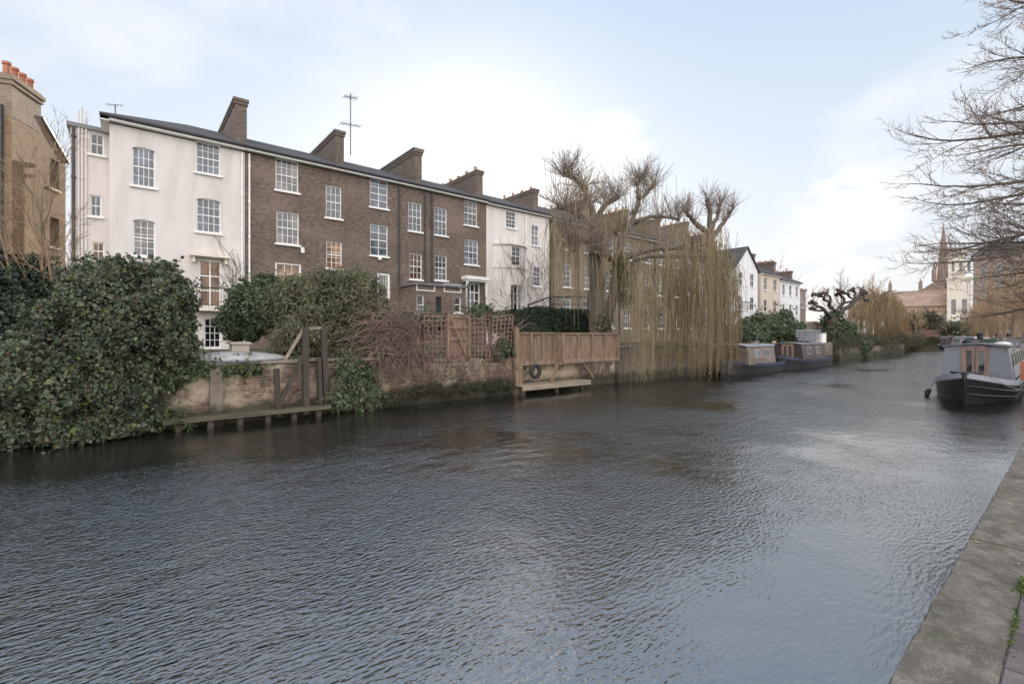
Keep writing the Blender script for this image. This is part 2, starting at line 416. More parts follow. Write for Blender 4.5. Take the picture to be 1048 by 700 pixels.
def ico(mb, c, r, n=14, m=9, lump=.1):
    ph = [random.uniform(0, 6) for _ in range(3)]; o = len(mb.v)
    for j in range(m + 1):
        t = math.pi * j / m
        for i in range(n):
            p = 2 * math.pi * i / n
            k = 1 + lump * (math.sin(3*p + ph[0]) * math.sin(4*t + ph[1]))
            mb.v.append((c[0] + r[0]*k*math.sin(t)*math.cos(p), c[1] + r[1]*k*math.sin(t)*math.sin(p), c[2] + r[2]*k*math.cos(t)))
    for j in range(m):
        for i in range(n):
            a = o + j*n + i; b = o + j*n + (i+1) % n; mb.f.append((a, b, b+n, a+n))
def shrub(name, label, cat, blobs, n, size, mat, shape='ovate', group=None, core=.55, zmin=None, zones=None, jit=.6, shell=.45, droop=.3, lump=.18, seed=1, sprigs=160):
    cx = sum(b[0] for b in blobs) / len(blobs); cy = sum(b[1] for b in blobs) / len(blobs)
    z0 = min(b[2] - b[5] for b in blobs) if zmin is None else zmin
    t = thing(name, label, cat, (cx, cy, z0), 0, group)
    rr = random.Random(seed); extra = []
    for b in blobs:
        for _ in range(7):
            d = Vector((rr.gauss(0,1), rr.gauss(0,1)-.4, rr.gauss(.3,.9))).normalized(); k = rr.uniform(.16, .34)
            extra.append((b[0]+d.x*b[3]*.95, b[1]+d.y*b[4]*.95, b[2]+d.z*b[5]*.95, b[3]*k, b[4]*k, b[5]*k))
    P, NN = blob_points(list(blobs)+extra, int(n*1.15), shell, lump, seed)
    if zmin is not None:
        k = P[:, 2] > zmin; P, NN = P[k], NN[k]
    if sprigs and len(P):           # stray shoots standing out of the mass
        idx = RNG.integers(0, len(P), sprigs); EP, EN = [], []
        for i in idx:
            d = Vector(NN[i]) + Vector((random.gauss(0,.5), random.gauss(0,.4), random.uniform(.1,1))); d.normalize(); q = Vector(P[i]); L = size * random.uniform(3, 7)
            for k in range(9): q = q + d * L/9; d = (d + Vector((0,0,-.06))).normalized(); EP.append(tuple(q + Vector((random.gauss(0,.2), random.gauss(0,.2), random.gauss(0,.2)))*size)); EN.append(tuple(perp(d)))
        P = np.concatenate([P, np.array(EP)]); NN = np.concatenate([NN, np.array(EN)])
        if zmin is not None: k = P[:, 2] > zmin; P, NN = P[k], NN[k]
    mb = MB(); leaf_cloud(mb, P, NN, size, shape, jit, droop); obj('foliage', mb, mat, t)
    if zones:                       # a second kind of leaf scattered in it
        m2, frac = zones
        k = RNG.random(len(P)) < frac; mb = MB(); leaf_cloud(mb, P[k] + NN[k] * .03, NN[k], size * 1.05, shape, jit, droop)
        obj('young_leaves', mb, m2, t)
    c = MB()
    for b in blobs:
        for _ in range(26):          # a net of stems from the root out to the leaves
            d = Vector((random.gauss(0,1), random.gauss(0,1), random.gauss(.3,.8))).normalized()
            e = Vector((b[0] + d.x*b[3]*.92, b[1] + d.y*b[4]*.92, max(z0 + .02, b[2] + d.z*b[5]*.92)))
            s0 = Vector((b[0] + random.uniform(-.2,.2)*b[3], b[1] + random.uniform(-.2,.2)*b[4], max(z0, b[2] - b[5]*.8)))
            mid = s0.lerp(e, .5) + Vector((random.uniform(-.1,.1)*b[3], random.uniform(-.1,.1)*b[4], .1*b[5]))
            r = .02 * max(b[3], b[5]) + .004
            c.tube([s0, mid, e], [r, r*.6, r*.25], 4, False)
        ico(c, b[:3], (b[3]*core, b[4]*core, b[5]*core))  # dark solid core added to paint the shade inside the leaf mass
    if zmin is not None: c.v = [(x, y, max(z, zmin)) for x, y, z in c.v]
    obj('stems', c, M['core'], t)
    return t

# ------------------------------------------------------------------ trees
def perp(d):
    v = Vector((random.gauss(0,1), random.gauss(0,1), random.gauss(0,1))); v = v - d * v.dot(d)
    return v.normalized()
def grow(mbs, p, d, L, r, lvl, P):
    """mbs = (thick mesh, fine mesh)."""
    n = P['seg'][lvl]; pts = [p.copy()]; rs = [r]; d = d.normalized(); taper = P.get('taper', .45)
    sl = L / n
    for i in range(n):
        d = (d + perp(d) * P['wob'][lvl] + Vector((0,0,P['up'][lvl]))).normalized()
        p = p + d * sl; pts.append(p.copy()); rs.append(r * (1 - (1 - taper) * (i + 1) / n))
    thick = lvl < P.get('split', 2)
    mbs[0 if thick else 1].tube(pts, rs, P['sides'][lvl], False)
    if lvl + 1 >= len(P['seg']): return pts
    k = P['n'][lvl]
    for j in range(k):
        t = P['t0'][lvl] + (1 - P['t0'][lvl]) * (j + random.random()) / k
        f = t * n; i = min(int(f), n - 1); q = pts[i].lerp(pts[i+1], f - i)
        dd = (pts[i+1] - pts[i]).normalized(); a = R(P['ang'][lvl] * random.uniform(.7, 1.3))
        nd = dd * math.cos(a) + perp(dd) * math.sin(a)
        grow(mbs, q, nd, L * P['lr'][lvl] * random.uniform(.6, 1.2) * (1.15 - .45 * t), max(rs[i] * P['rr'][lvl], P['rmin']), lvl + 1, P)
    if P.get('lead', True):
        grow(mbs, pts[-1], d, L * P['lr'][lvl] * .8, rs[-1], lvl + 1, P)
    return pts
def bare_tree(name, label, base, h, r, P, barkm, twigm, group=None, lean=(0,0,1)):
    t = thing(name, label, 'tree', base, 0, group)
    a, b = MB(), MB()
    grow((a, b), Vector(base) - Vector((0,0,.2)), Vector(lean), h, r, 0, P)
    obj('trunk', a, barkm, t, smooth=True, origin=base); obj('crown', b, twigm, t, origin=base)
    return t
P_TREE = dict(seg=[6,6,5,4,3], wob=[.06,.14,.2,.25,.3], up=[.02,.06,.07,.06,.05], sides=[9,6,4,3,3], n=[6,6,6,5], t0=[.35,.2,.15,.1],
              ang=[42,45,42,40], lr=[.62,.55,.5,.5], rr=[.5,.5,.5,.55], rmin=.005, split=2)

# ------------------------------------------------------------------ buildings
def facade(mb, x0, x1, z0, z1, y, holes, rev=.12, arch=()):
    xs = sorted(set([x0, x1] + [h[0] for h in holes] + [h[1] for h in holes])); xs = [x for x in xs if x0 <= x <= x1]
    zs = sorted(set([z0, z1] + [h[2] for h in holes] + [h[3] for h in holes])); zs = [z for z in zs if z0 <= z <= z1]
    for i in range(len(xs) - 1):
        for j in range(len(zs) - 1):
            cx, cz = (xs[i]+xs[i+1])/2, (zs[j]+zs[j+1])/2
            if any(h[0] < cx < h[1] and h[2] < cz < h[3] for h in holes): continue
            mb.add([(xs[i],y,zs[j]),(xs[i+1],y,zs[j]),(xs[i+1],y,zs[j+1]),(xs[i],y,zs[j+1])], [(0,1,2,3)])
    for a, b, c, d in holes:
        c = max(c, z0); e = y + rev
        mb.add([(a,y,c),(b,y,c),(b,e,c),(a,e,c)], [(0,1,2,3)]); mb.add([(a,y,d),(a,e,d),(b,e,d),(b,y,d)], [(0,1,2,3)])
        mb.add([(a,y,c),(a,e,c),(a,e,d),(a,y,d)], [(0,1,2,3)]); mb.add([(b,y,c),(b,y,d),(b,e,d),(b,e,c)], [(0,1,2,3)])
    for a, b, c, d in arch:          # segmental head: two corner fillers standing 3 mm proud
        w = b - a; rise = w * .11; yy = y - .003; n = 6
        for s in (0, 1):
            X = lambda t: a + w/2*t if s == 0 else b - w/2*t
            Z = lambda t: d - rise * (1 - t) ** 2
            for k in range(n):
                t0, t1 = k/n, (k+1)/n
                mb.add([(X(t0),yy,Z(t0)),(X(t1),yy,Z(t1)),(X(t1),yy,d+.01),(X(t0),yy,d+.01)], [(0,1,2,3)])
                mb.add([(X(t0),yy,Z(t0)),(X(t1),yy,Z(t1)),(X(t1),yy+.1,Z(t1)),(X(t0),yy+.1,Z(t0))], [(0,1,2,3)])
    return mb
def window(par, r, y, nx, ny, glass='glass', frame='white', sill=True, local=False, name='window', fw=.055, bw=.024, meet=True, label=None, inset=.07, sillm=None):
    a, b, c, d = r; f = MB(); y0, y1 = y + inset, y + inset + .06
    f.box(a, a+fw, y0, y1, c, d); f.box(b-fw, b, y0, y1, c, d)
    f.box(a+fw, b-fw, y0, y1, d-fw, d); f.box(a+fw, b-fw, y0, y1, c, c+fw)
    zm = (c+d)/2
    if meet: f.box(a+fw, b-fw, y0-.004, y1-.01, zm-.025, zm+.025)
    W, H = b-a-2*fw, d-c-2*fw
    for i in range(1, nx): x = a+fw+W*i/nx; f.box(x-bw/2, x+bw/2, y0+.012, y1-.016, c+fw, d-fw)
    for j in range(1, ny):
        z = c+fw+H*j/ny
        if meet and abs(z-zm) < .06: continue
        f.box(a+fw, b-fw, y0+.016, y1-.018, z-bw/2, z+bw/2)
    w = obj(name, f, M[frame], par, local)
    if label: w['label'] = label
    p = MB(); p.add([(a+.01,y1-.02,c+.01),(b-.01,y1-.02,c+.01),(b-.01,y1-.02,d-.01),(a+.01,y1-.02,d-.01)], [(0,1,2,3)])
    obj('pane', p, M[glass], w, local)
    if sill:
        s = MB(); s.box(a-.09, b+.09, y-.11, y+inset-.004, c-.10, c-.004); obj('sill', s, M[sillm or frame], w, local)
    return w
def box_walls(mb, x0, x1, yf, yb, z0, z1):
    mb.add([(x0,yf,z0),(x0,yb,z0),(x0,yb,z1),(x0,yf,z1)], [(0,1,2,3)][::-1])
    mb.add([(x1,yf,z0),(x1,yb,z0),(x1,yb,z1),(x1,yf,z1)], [(0,1,2,3)])
    mb.add([(x0,yb,z0),(x1,yb,z0),(x1,yb,z1),(x0,yb,z1)], [(0,1,2,3)])
def gable_roof(par, x0, x1, yf, yb, ze, zr, over=.32, hipL=0, hipR=0, mat='slate', local=False, th=.12, soff='white', ends=None):
    ym = (yf+yb)/2; m = MB(); a0 = x0 - (over if hipL else 0); a1 = x1 + (over if hipR else 0)
    A = [(a0,yf-over,ze),(a1,yf-over,ze),(a1,yb+over,ze),(a0,yb+over,ze),(x0+hipL,ym,zr),(x1-hipR,ym,zr)]
    B = [(p[0],p[1],p[2]-th) for p in A]
    m.add(A+B, [(0,1,5,4),(2,3,4,5),(1,2,5),(3,0,4),(0,6,7,1),(1,7,8,2),(2,8,9,3),(3,9,6,0),(6,10,11,7),(8,11,10,9)])
    rf = obj('roof', m, M[mat], par, local)
    s = MB(); s.box(a0, a1, yf-over+.02, yf-.004, ze-th-.13, ze-th-.006); fa = obj('cornice', s, M[soff], rf, local)
    g = MB(); g.tube([(a0, yf-over-.05, ze-.1), (a1, yf-over-.05, ze-.1)], .065, 8); obj('gutter', g, M['iron'], rf, local)
    if hipL:
        s = MB(); s.box(a0+.02, x0-.004, yf-over+.02, yb, ze-th-.18, ze-th-.006); obj('cornice', s, M[soff], rf, local)
    return rf
def chimney(par, x0, x1, y0, y1, z0, z1, pots=4, pot='pot', mat='stackbrick', local=False, potr=.11, poth=.38, cap=True):
    m = MB(); m.box(x0, x1, y0, y1, z0, z1-.32)
    m.box(x0-.05, x1+.05, y0-.05, y1+.05, z1-.32, z1-.16); m.box(x0-.09, x1+.09, y0-.09, y1+.09, z1-.16, z1)
    c = obj('chimney', m, M[mat], par, local)
    for i in range(pots):
        yy = y0 + (y1-y0) * (i+.5) / pots
        h = poth * random.uniform(.75, 1.2)
        p = MB(); p.lathe(((x0+x1)/2, yy, z1), [(potr,0),(potr*.86,h*.8),(potr*1.05,h*.84),(potr*1.05,h),(potr*.7,h)], 10)
        obj('chimney_pot', p, M[pot], c, local)
    return c
def pipe(par, x, y, z0, z1, mat='iron', r=.045, local=False):
    m = MB(); m.tube([(x,y-.06,z0),(x,y-.06,z1-.3),(x,y-.06,z1)], r, 7)
    z = z0 + .5
    while z < z1: m.lathe((x,y-.06,z), [(r*1.45,0),(r*1.45,.09)], 7); z += 1.8
    return obj('downpipe', m, M[mat], par, local)

G0 = 1.45; YF = 27.0; EAVE = CAMZ + 9.52
def house_body(par, x0, x1, yf, yb, z0, z1, holes, mat, arch=(), local=False):
    m = MB(); facade(m, x0, x1, z0, z1, yf, holes, arch=arch); box_walls(m, x0, x1, yf, yb, z0, z1)
    return obj('wall', m, M[mat], par, local)

def orient(px0, px1, fwd):
    '''front wall square to the line of sight of its left corner'''
    p0 = depth(px0, fwd); u = Vector((p0.x, p0.y, 0)).normalized(); w = Vector((u.y, -u.x, 0)); dx, dy = ray(px1)
    # p0 + L w on the ray (dx, dy)
    L = (p0.x*dy - p0.y*dx)/(w.y*dx - w.x*dy)
    return p0, abs(L), math.atan2(w.y, w.x)

def px_house(name, label, pxs, specs, mat, x0=None, x1=None, group=None, depth_=10, eave=EAVE, ridge=2.25, roof=True, arch=False, z0=G0, Y=YF, hipL=0, hipR=0, gabs='white', over=.32):
    a = atY(pxs[0], Y)[0] if x0 is None else x0; b = atY(pxs[1], Y)[0] if x1 is None else x1
    t = thing(name, label, 'house', ((a+b)/2, Y, z0), 0, group)
    rs = [rect(*s[:4], Y) for s in specs]; rs = [(r[0], r[1], max(r[2], z0+.02), r[3]) for r in rs]
    house_body(t, a, b, Y, Y+depth_, z0, eave-.3, rs, mat, arch=rs if arch else ())
    for r, s in zip(rs, specs):
        kw = dict(s[6]) if len(s) > 6 else {}
        window(t, r, Y, s[4], s[5], **kw)
    if roof: gable_roof(t, a, b, Y, Y+depth_, eave, eave+ridge, hipL=hipL, hipR=hipR, soff=gabs, over=over)
    return t, a, b

def build_terrace():
    # ---------------- big white house
    t, a, b = px_house('white_house', 'large white stucco house on the left with wide slate roof above the ivy', (112, 252), [
        (135,159,151.5,191,4,4,{}), (200.5,225.5,147,178,4,4,{}), (201,226,203.5,238,4,4,{}), (136,159,225,262,3,5,{'glass':'glass_lit'}),
        (203,227,266,314,2,3,{'glass':'glass_warm','meet':False,'sill':False,'name':'french_window','fw':.09,'bw':.06,'label':'french window with orange curtains behind it'}),
        (209,226,326,356,3,4,{'glass':'glass_dark','meet':False,'sill':False,'name':'garden_door'})], 'stucco', x1=4.58, hipL=3.2, arch=True)
    # window heads slightly curved
    h = MB(); x0, x1, z0, z1 = rect(194,234,261.5,264,YF); h.box(x0,x1,YF-.45,YF-.003,z1-.12,z1); h.box(x0+.1,x0+.2,YF-.3,YF-.003,z1-.4,z1-.12); h.box(x1-.2,x1-.1,YF-.3,YF-.003,z1-.4,z1-.12)
    obj('door_hood', h, M['stone'], t)
    bal = MB(); x0, x1, zb, _ = rect(196,238,300,316,YF)
    bal.box(x0, x1, YF-.9, YF-.003, zb-.14, zb); obj('balcony', bal, M['stone'], t)
    ra = MB(); ra.bar((x0,YF-.86,zb+.95),(x1,YF-.86,zb+.95),.05); ra.bar((x0,YF-.86,zb+.12),(x1,YF-.86,zb+.12),.03)
    n = 14
    for i in range(n+1):
        x = x0+(x1-x0)*i/n; ra.bar((x,YF-.86,zb),(x,YF-.86,zb+.95),.022)
    for xx in (x0, x1): ra.bar((xx,YF-.86,zb+.95),(xx,YF-.02,zb+.95),.04)
    obj('railing', ra, M['iron'], t)
    # set-back wing
    wy = 28.5; wx0 = atY(72, wy)[0]; wx1 = a
    rs = [rect(92,106.5,137,158.5,wy), rect(92,104,200,221.5,wy), rect(94,107,248,266,wy)]
    m = MB(); facade(m, wx0, wx1, G0, EAVE-.3, wy, rs); box_walls(m, wx0, wx1, wy, wy+7, G0, EAVE-.3); obj('wing_wall', m, M['stucco'], t)
    for r, g in zip(rs, ('glass', 'glass', 'glass_warm')): window(t, r, wy, 2, 2, g)
    m = MB(); m.box(wx0-.12, wx1-.004, wy-.12, wy+7.1, EAVE-.3, EAVE-.12); obj('wing_roof', m, M['lead'], t)
    for px, top in ((80.5,113),(84,110),(88,114)):
        x, k = atY(px, wy-.1); pipe(t, x, wy, G0, zat(top, k), 'stucco', .035)
    pipe(t, wx0+.1, wy, G0, EAVE-.35, 'iron', .06)
    pipe(t, b-.13, YF, G0, EAVE-.35, 'white', .045)
    chimney(t, 4.35, 4.9, 28.3, 35.2, EAVE-.5, CAMZ+12.45, 4, 'pot_buff', potr=.13, poth=.32)
    # ---------------- three brown brick houses
    LW = {'glass':'glass_lit'}
    g = 'brown brick terrace houses beside the white house'
    t1, a1, b1 = px_house('brick_house', 'brown brick terrace house touching the large white house, first of the three with shrubs below', None, [
        (282,305.5,164,196,4,4,LW), (283,306,217,250,4,4,LW), (333.5,349.5,190.5,223.5,3,4,{}), (281.5,308.5,269,302,3,3,{'glass':'glass_warm','fw':.1}), (334,350,247,275,3,5,{'glass':'glass_warm'})],
        'brown', x0=4.6, x1=9.72, group=g)
    chimney(t1, 9.5, 10.0, 28.1, 35.0, EAVE-.5, CAMZ+12.1, 0)
    m = MB(); m.tube([(9.75, 28.6, CAMZ+12.1), (9.75, 34.8, CAMZ+12.1)], .15, 8); obj('ridge_tiles', m, M['pot'], t1)
    pipe(t1, 4.78, YF, 3.0, EAVE-.35, 'white')
    m = MB(); x, k = atY(309, YF); m.lathe((x, YF-.16, zat(260,k)), [(.06,0),(.1,.05),(.1,.3),(.04,.34)], 8); obj('wall_light', m, M['white'], t1)
    t2, a2, b2 = px_house('brick_house', 'brown brick terrace house in the middle of the three with the white garden door', None, [
        (378.7,397,184.5,213,2,4,{'bw':.035}), (379,397,230,262,2,4,{'bw':.035}), (418,431.5,207.5,237,3,4,{}), (419.5,432,259.5,286,3,4,{'glass':'glass_warm'}),
        (386,399.5,279.5,318,4,6,{'glass':'glass_lit','fw':.14,'meet':False,'sill':False,'name':'garden_door'})],
        'brown', x0=9.73, x1=14.78, group=g)
    chimney(t2, 14.6, 15.1, 27.9, 34.8, EAVE-.5, CAMZ+12.15, 0)
    m = MB(); m.box(14.45, 15.25, 27.8, 34.9, CAMZ+12.152, CAMZ+12.25); obj('chimney_cap', m, M['lead'], t2)
    for px in (408, 434.5): x, _ = atY(px, YF); pipe(t2, x, YF, G0 if px > 430 else 5.2, EAVE-.35, r=.055)
    m = MB(); x, k = atY(388, YF); m.lathe((x, YF-.13, zat(267,k)), [(.05,0),(.12,.06),(.12,.16),(.03,.2)], 8); obj('wall_light', m, M['white'], t2)
    t3, a3, b3 = px_house('brick_house', 'brown brick terrace house next to the second white house with a white hooded garden door', None, [
        (444.5,457.5,212.5,241,3,4,{}), (445,457.5,261.5,287,3,4,{'glass':'glass_lit'}), (475,488.5,206,231,3,4,LW), (475.5,489.5,245.5,271,3,4,{}),
        (476.5,491.5,289,318,3,3,{'glass':'glass_dark','fw':.12,'meet':False,'sill':False,'name':'garden_door','bw':.07})],
        'brown', x0=14.79, x1=19.72, group=g)
    chimney(t3, 19.6, 20.15, 28.0, 34.9, EAVE-.5, CAMZ+11.95, 6, 'pot_buff', potr=.14, poth=.4)
    x, _ = atY(441.5, YF); pipe(t3, x, YF, G0, EAVE-.35, r=.07)
    m = MB(); x0, x1, z0, z1 = rect(472,495.5,284,288.5,YF); m.box(x0,x1,YF-.7,YF-.003,z1-.22,z1); m.box(x0+.12,x1-.12,YF-.6,YF-.003,z1-.34,z1-.222)
    m.box(x0+.1,x0+.24,YF-.55,YF-.42,G0,z1-.34); m.box(x1-.24,x1-.1,YF-.55,YF-.42,G0,z1-.34); obj('porch', m, M['white'], t3)
    # low extension shared across the middle and third house
    e = thing('garden_extension', 'low flat roofed brown brick extension with white banded panels in front of the terrace', 'extension', (14.8, 25, G0))
    ye = 24.9; ex0, ex1 = 13.1, 16.55
    top = 5.25
    hs = [rect(426.5,434,302,322,ye), rect(446,452,304,330,ye), rect(465,472,304,320,ye)]
    m = MB(); facade(m, ex0, ex1, G0, top-.15, ye, hs); box_walls(m, ex0, ex1, ye, YF-.003, G0, top-.15); obj('wall', m, M['brown'], e)
    for h, nm in zip(hs, ('window', 'door', 'window')): window(e, h, ye, 1, 2 if nm == 'window' else 3, 'glass_lit' if nm == 'window' else 'glass_dark', name=nm, meet=nm == 'window', sill=nm == 'window', frame='white' if nm == 'window' else 'timber_dark')
    m = MB(); m.box(ex0-.12, ex1+.12, ye-.15, YF-.004, top-.148, top); obj('roof', m, M['lead'], e)
    for r in (rect(426,445,290,298,ye), rect(454,472,291,299.5,ye)):
        m = MB(); a_, b_, c_, d_ = r; w = .06
        for q in ((a_,b_,d_-w,d_),(a_,b_,c_,c_+w),(a_,a_+w,c_+w,d_-w),(b_-w,b_,c_+w,d_-w)): m.box(q[0],q[1],ye-.04,ye-.003,q[2],q[3])
        obj('banded_panel', m, M['white'], e)
    # roof terrace rail on the bay
    # ---------------- second white house
    t4, a4, b4 = px_house('white_house', 'second white house with a shallow bow bay between brown brick terraces', (503, 562), [
        (518,528,216.5,233.5,3,4,{}), (544,551.5,231,251.5,2,4,{'glass':'glass_lit'}), (546,553,273.5,293,2,4,{'glass':'glass_dark'})],
        'stucco', x0=19.74, eave=EAVE-.05, gabs='stucco')
    bx0, bx1 = atY(505, YF)[0], atY(540, YF-.2)[0]; by = YF-.75
    pts = [(bx0, YF-.003), (bx0+.9, by), (bx1-.9, by), (bx1, YF-.003)]
    ztop = at(520, 250, by).z; m = MB()
    hs = [rect(524,533,252.5,272,by), rect(525.5,534,292,318,by)]; hs2 = [(pts[1][0]+.12, pts[1][0]+.80, G0+.4, hs[1][3])]
    facade(m, pts[1][0], pts[2][0], G0, ztop, by, hs + hs2)
    for p, q in ((pts[0], pts[1]), (pts[2], pts[3])): m.add([(p[0],p[1],G0),(q[0],q[1],G0),(q[0],q[1],ztop),(p[0],p[1],ztop)], [(0,1,2,3)])
    bay = obj('bow_bay', m, M['stucco'], t4)
    for h in hs[:1]: window(t4, h, by, 2, 4, 'glass', sill=False)
    for h in (hs[1], hs2[0]): window(t4, h, by, 2, 3, 'glass_dark', sill=False, name='garden_door', meet=False)
    m = MB()
    for zz, k in ((ztop, .14), (at(520, 274, by).z, .07)):
        m.prism([(pts[0][0]-k, YF-.004), (pts[1][0]-k*.3, by-k), (pts[2][0]+k*.3, by-k), (pts[3][0]+k, YF-.004)], zz, zz+.13)
    obj('moulding', m, M['stucco'], t4)
    x, _ = atY(538, YF); pipe(t4, x, YF, G0, EAVE-.35, 'white', .05)
    chimney(t4, b4-.5, b4, 28.3, 33, EAVE-.5, CAMZ+11.8, 4)
    # ---------------- second terrace seen through the willow
    g2 = 'yellow brown brick houses behind the willow'
    lab = ['yellow brown brick house beside the second white house, behind the big willow trunk', 'yellow brown brick house second after the white house, behind the willow crown',
           'yellow brown brick house in the middle of the row behind the hanging willow', 'yellow brown brick house fourth along, behind the dense hanging willow strands', 'yellow brown brick house ending the row next to the white gabled house']
    X = atY(567, YF)[0]; w = 5.5
    for i in range(5):
        x0 = X + i*w; x1 = x0 + w - .01
        t = thing('brick_house', lab[i], 'house', (x0+w/2, YF, G0), 0, g2)
        hs = []
        for zc, hh in ((9.9, 1.55), (7.0, 1.9), (3.9, 2.3)):
            for xc in (x0+1.5, x0+4.0): hs.append((xc-.5, xc+.5, zc-hh/2, zc+hh/2))
        house_body(t, x0, x1, YF, YF+10, G0, EAVE-.5, hs, 'olive')
        for j, h in enumerate(hs): window(t, h, YF, 3 if j % 2 else 2, 4, ('glass_lit','glass','glass_dark')[(i+j) % 3], fw=.08)
        gable_roof(t, x0, x1, YF, YF+10, EAVE-.2, EAVE+2.3)
        chimney(t, x1-.5, x1-.02, 28, 34, EAVE-.5, CAMZ+(12.0 if i != 3 else 12.5), 7, 'pot' if i % 2 else 'pot_buff', mat='olive')
        pipe(t, x0+2.8, YF, G0, EAVE-.5)
build_terrace()

def build_tower_house():
    # tall yellow brick house at the left edge, turned against the terrace
    C = depth(12, 22); rz = math.atan2(.923, .384)
    t = thing('brick_house', 'tall sunlit yellow brick house end at the left edge with four red chimney pots', 'house', (C.x, C.y, G0), rz)
    L, W = 4.05, 7.0; H1, H2, HT = 13.2-G0, 11.75-G0, 14.4-G0
    h = [(2.72, 3.5, 192, 162), (2.72, 3.5, 252, 222)]
    hs = [(a, b, zat(c, 24.7)-G0, zat(d, 24.7)-G0) for a, b, c, d in h]
    m = MB(); facade(m, 0, L, 0, H2, 0, hs, rev=.25)
    m.add([(0,0,H2),(L,0,H2),(2,0,H1),(0,0,H1)], [(0,1,2,3)])
    m.add([(0,0,0),(0,W,0),(0,W,H1),(0,0,H1)], [(0,1,2,3)]); m.add([(L,0,0),(L,W,0),(L,W,H2),(L,0,H2)], [(0,1,2,3)]); m.add([(0,W,0),(L,W,0),(L,W,H2),(0,W,H1)], [(0,1,2,3)])
    obj('wall', m, M['yellow'], t, True)
    m = MB()
    A = [(2,-.12,H1),(L+.15,-.12,H2-.1),(L+.15,W,H2-.1),(2,W,H1)]; A2 = [(a,b,c+.1) for a,b,c in A]
    m.add(A+A2, [(0,1,2,3),(4,5,6,7),(0,1,5,4),(1,2,6,5),(3,0,4,7)]); m.box(0.01,2,0.3,W,H1,H1+.1); obj('roof', m, M['lead'], t, True)
    m = MB(); m.box(-.01,2.02,-.012,1.1,H1-.8,HT-.5); m.box(-.08,2.09,-.08,1.17,HT-.5,HT-.3); m.box(-.14,2.15,-.14,1.23,HT-.298,HT-.12); m.box(-.05,2.05,-.05,1.1,HT-.118,HT)
    c = obj('chimney', m, M['olive'], t, True)
    for i in range(4):
        p = MB(); p.lathe((.2+i*.52, .3, HT), [(.15,0),(.13,.45),(.17,.48),(.17,.6),(.1,.6)], 12); obj('chimney_pot', p, M['pot'], c, True)
    for k, hh in enumerate(hs):
        m = MB(); m.box(hh[0]+.002,hh[1]-.002,.14,.2,hh[2]+.002,hh[3]-.002); o = obj('blind_window', m, M['olive'], t, True)
        m = MB(); m.box(hh[0]-.05,hh[1]+.05,-.08,.138,hh[2]-.12,hh[2]-.002); obj('sill', m, M['stone'], o, True)
    # front face, in shade, with a downpipe and white sashes
    m = MB()
    obj('downpipe', m.tube([(-.08,.35,0),(-.08,.35,H1-.3)], .07, 8), M['iron'], t, True)
    for z in (3.6, 6.9, 9.9):
        m = MB(); m.box(-.06,-.004,.8,2.0,z-.8,z+.9); o = obj('window', m, M['white'], t, True)
        m = MB(); m.box(-.075,-.062,.9,1.9,z-.7,z+.8); obj('pane', m, M['glass'], o, True)
build_tower_house()

def building_box(name, label, x0, x1, yf, yb, z0, ze, mat, wins=None, roof='gable', ridge=2.5, cat='house', group=None, chim=(), nxw=3, nzw=3, glass='glass_dark', frame='white', side=True, rmat='slate'):
    """far house: facade to -Y with real openings, side wall to -X with openings too"""
    t = thing(name, label, cat, ((x0+x1)/2, yf, z0), 0, group)
    W, H = x1-x0, ze-z0; hs = []
    for i in range(nxw):
        for j in range(nzw):
            xc = x0 + W*(i+.5)/nxw; zc = z0 + H*(j+.55)/nzw; ww = min(1.1, W/nxw*.42); hh = min(1.9, H/nzw*.55)
            hs.append((xc-ww/2, xc+ww/2, zc-hh/2, zc+hh/2))
    m = MB(); facade(m, x0, x1, z0, ze, yf, hs); box_walls(m, x0, x1, yf, yb, z0, ze)
    if roof == 'front':            # gable towards the canal
        xm = (x0+x1)/2
        for y in (yf, yb): m.add([(x0,y,ze),(x1,y,ze),(xm,y,ze+ridge)], [(0,1,2)])
    obj('wall', m, M[mat], t)
    for j, h in enumerate(hs): window(t, h, yf, 2, 2, glass if j % 3 else 'glass_lit', frame)
    if side:
        nS = max(1, int((yb-yf)/3))
        for i in range(nS):
            for j in range(nzw):
                yc = yf + (yb-yf)*(i+.5)/nS; zc = z0 + H*(j+.55)/nzw
                w = MB(); w.box(x0-.06, x0-.003, yc-.5, yc+.5, zc-.8, zc+.8); o = obj('window', w, M[frame], t)
                w = MB(); w.box(x0-.072, x0-.062, yc-.42, yc+.42, zc-.72, zc+.72); obj('pane', w, M[glass], o)
    if roof == 'gable': gable_roof(t, x0, x1, yf, yb, ze+.15, ze+ridge, mat=rmat)
    elif roof == 'front':
        xm = (x0+x1)/2; r = MB(); o_ = .25
        for s, xe in ((-1, x0-o_), (1, x1+o_)):
            zl = ze - o_*ridge/(W/2)
            A = [(xe,yf-o_,zl),(xm,yf-o_,ze+ridge),(xm,yb,ze+ridge),(xe,yb,zl)]; B = [(a,b,c+.14) for a,b,c in A]
            r.add(A+B, [(0,1,2,3),(4,5,6,7),(0,1,5,4),(0,4,7,3),(2,3,7,6)])
        obj('roof', r, M[rmat], t)
    else:
        r = MB(); r.box(x0-.15, x1+.15, yf-.15, yb+.1, ze+.002, ze+.35); obj('parapet', r, M[mat], t)
    for c in chim: chimney(t, *c)
    return t

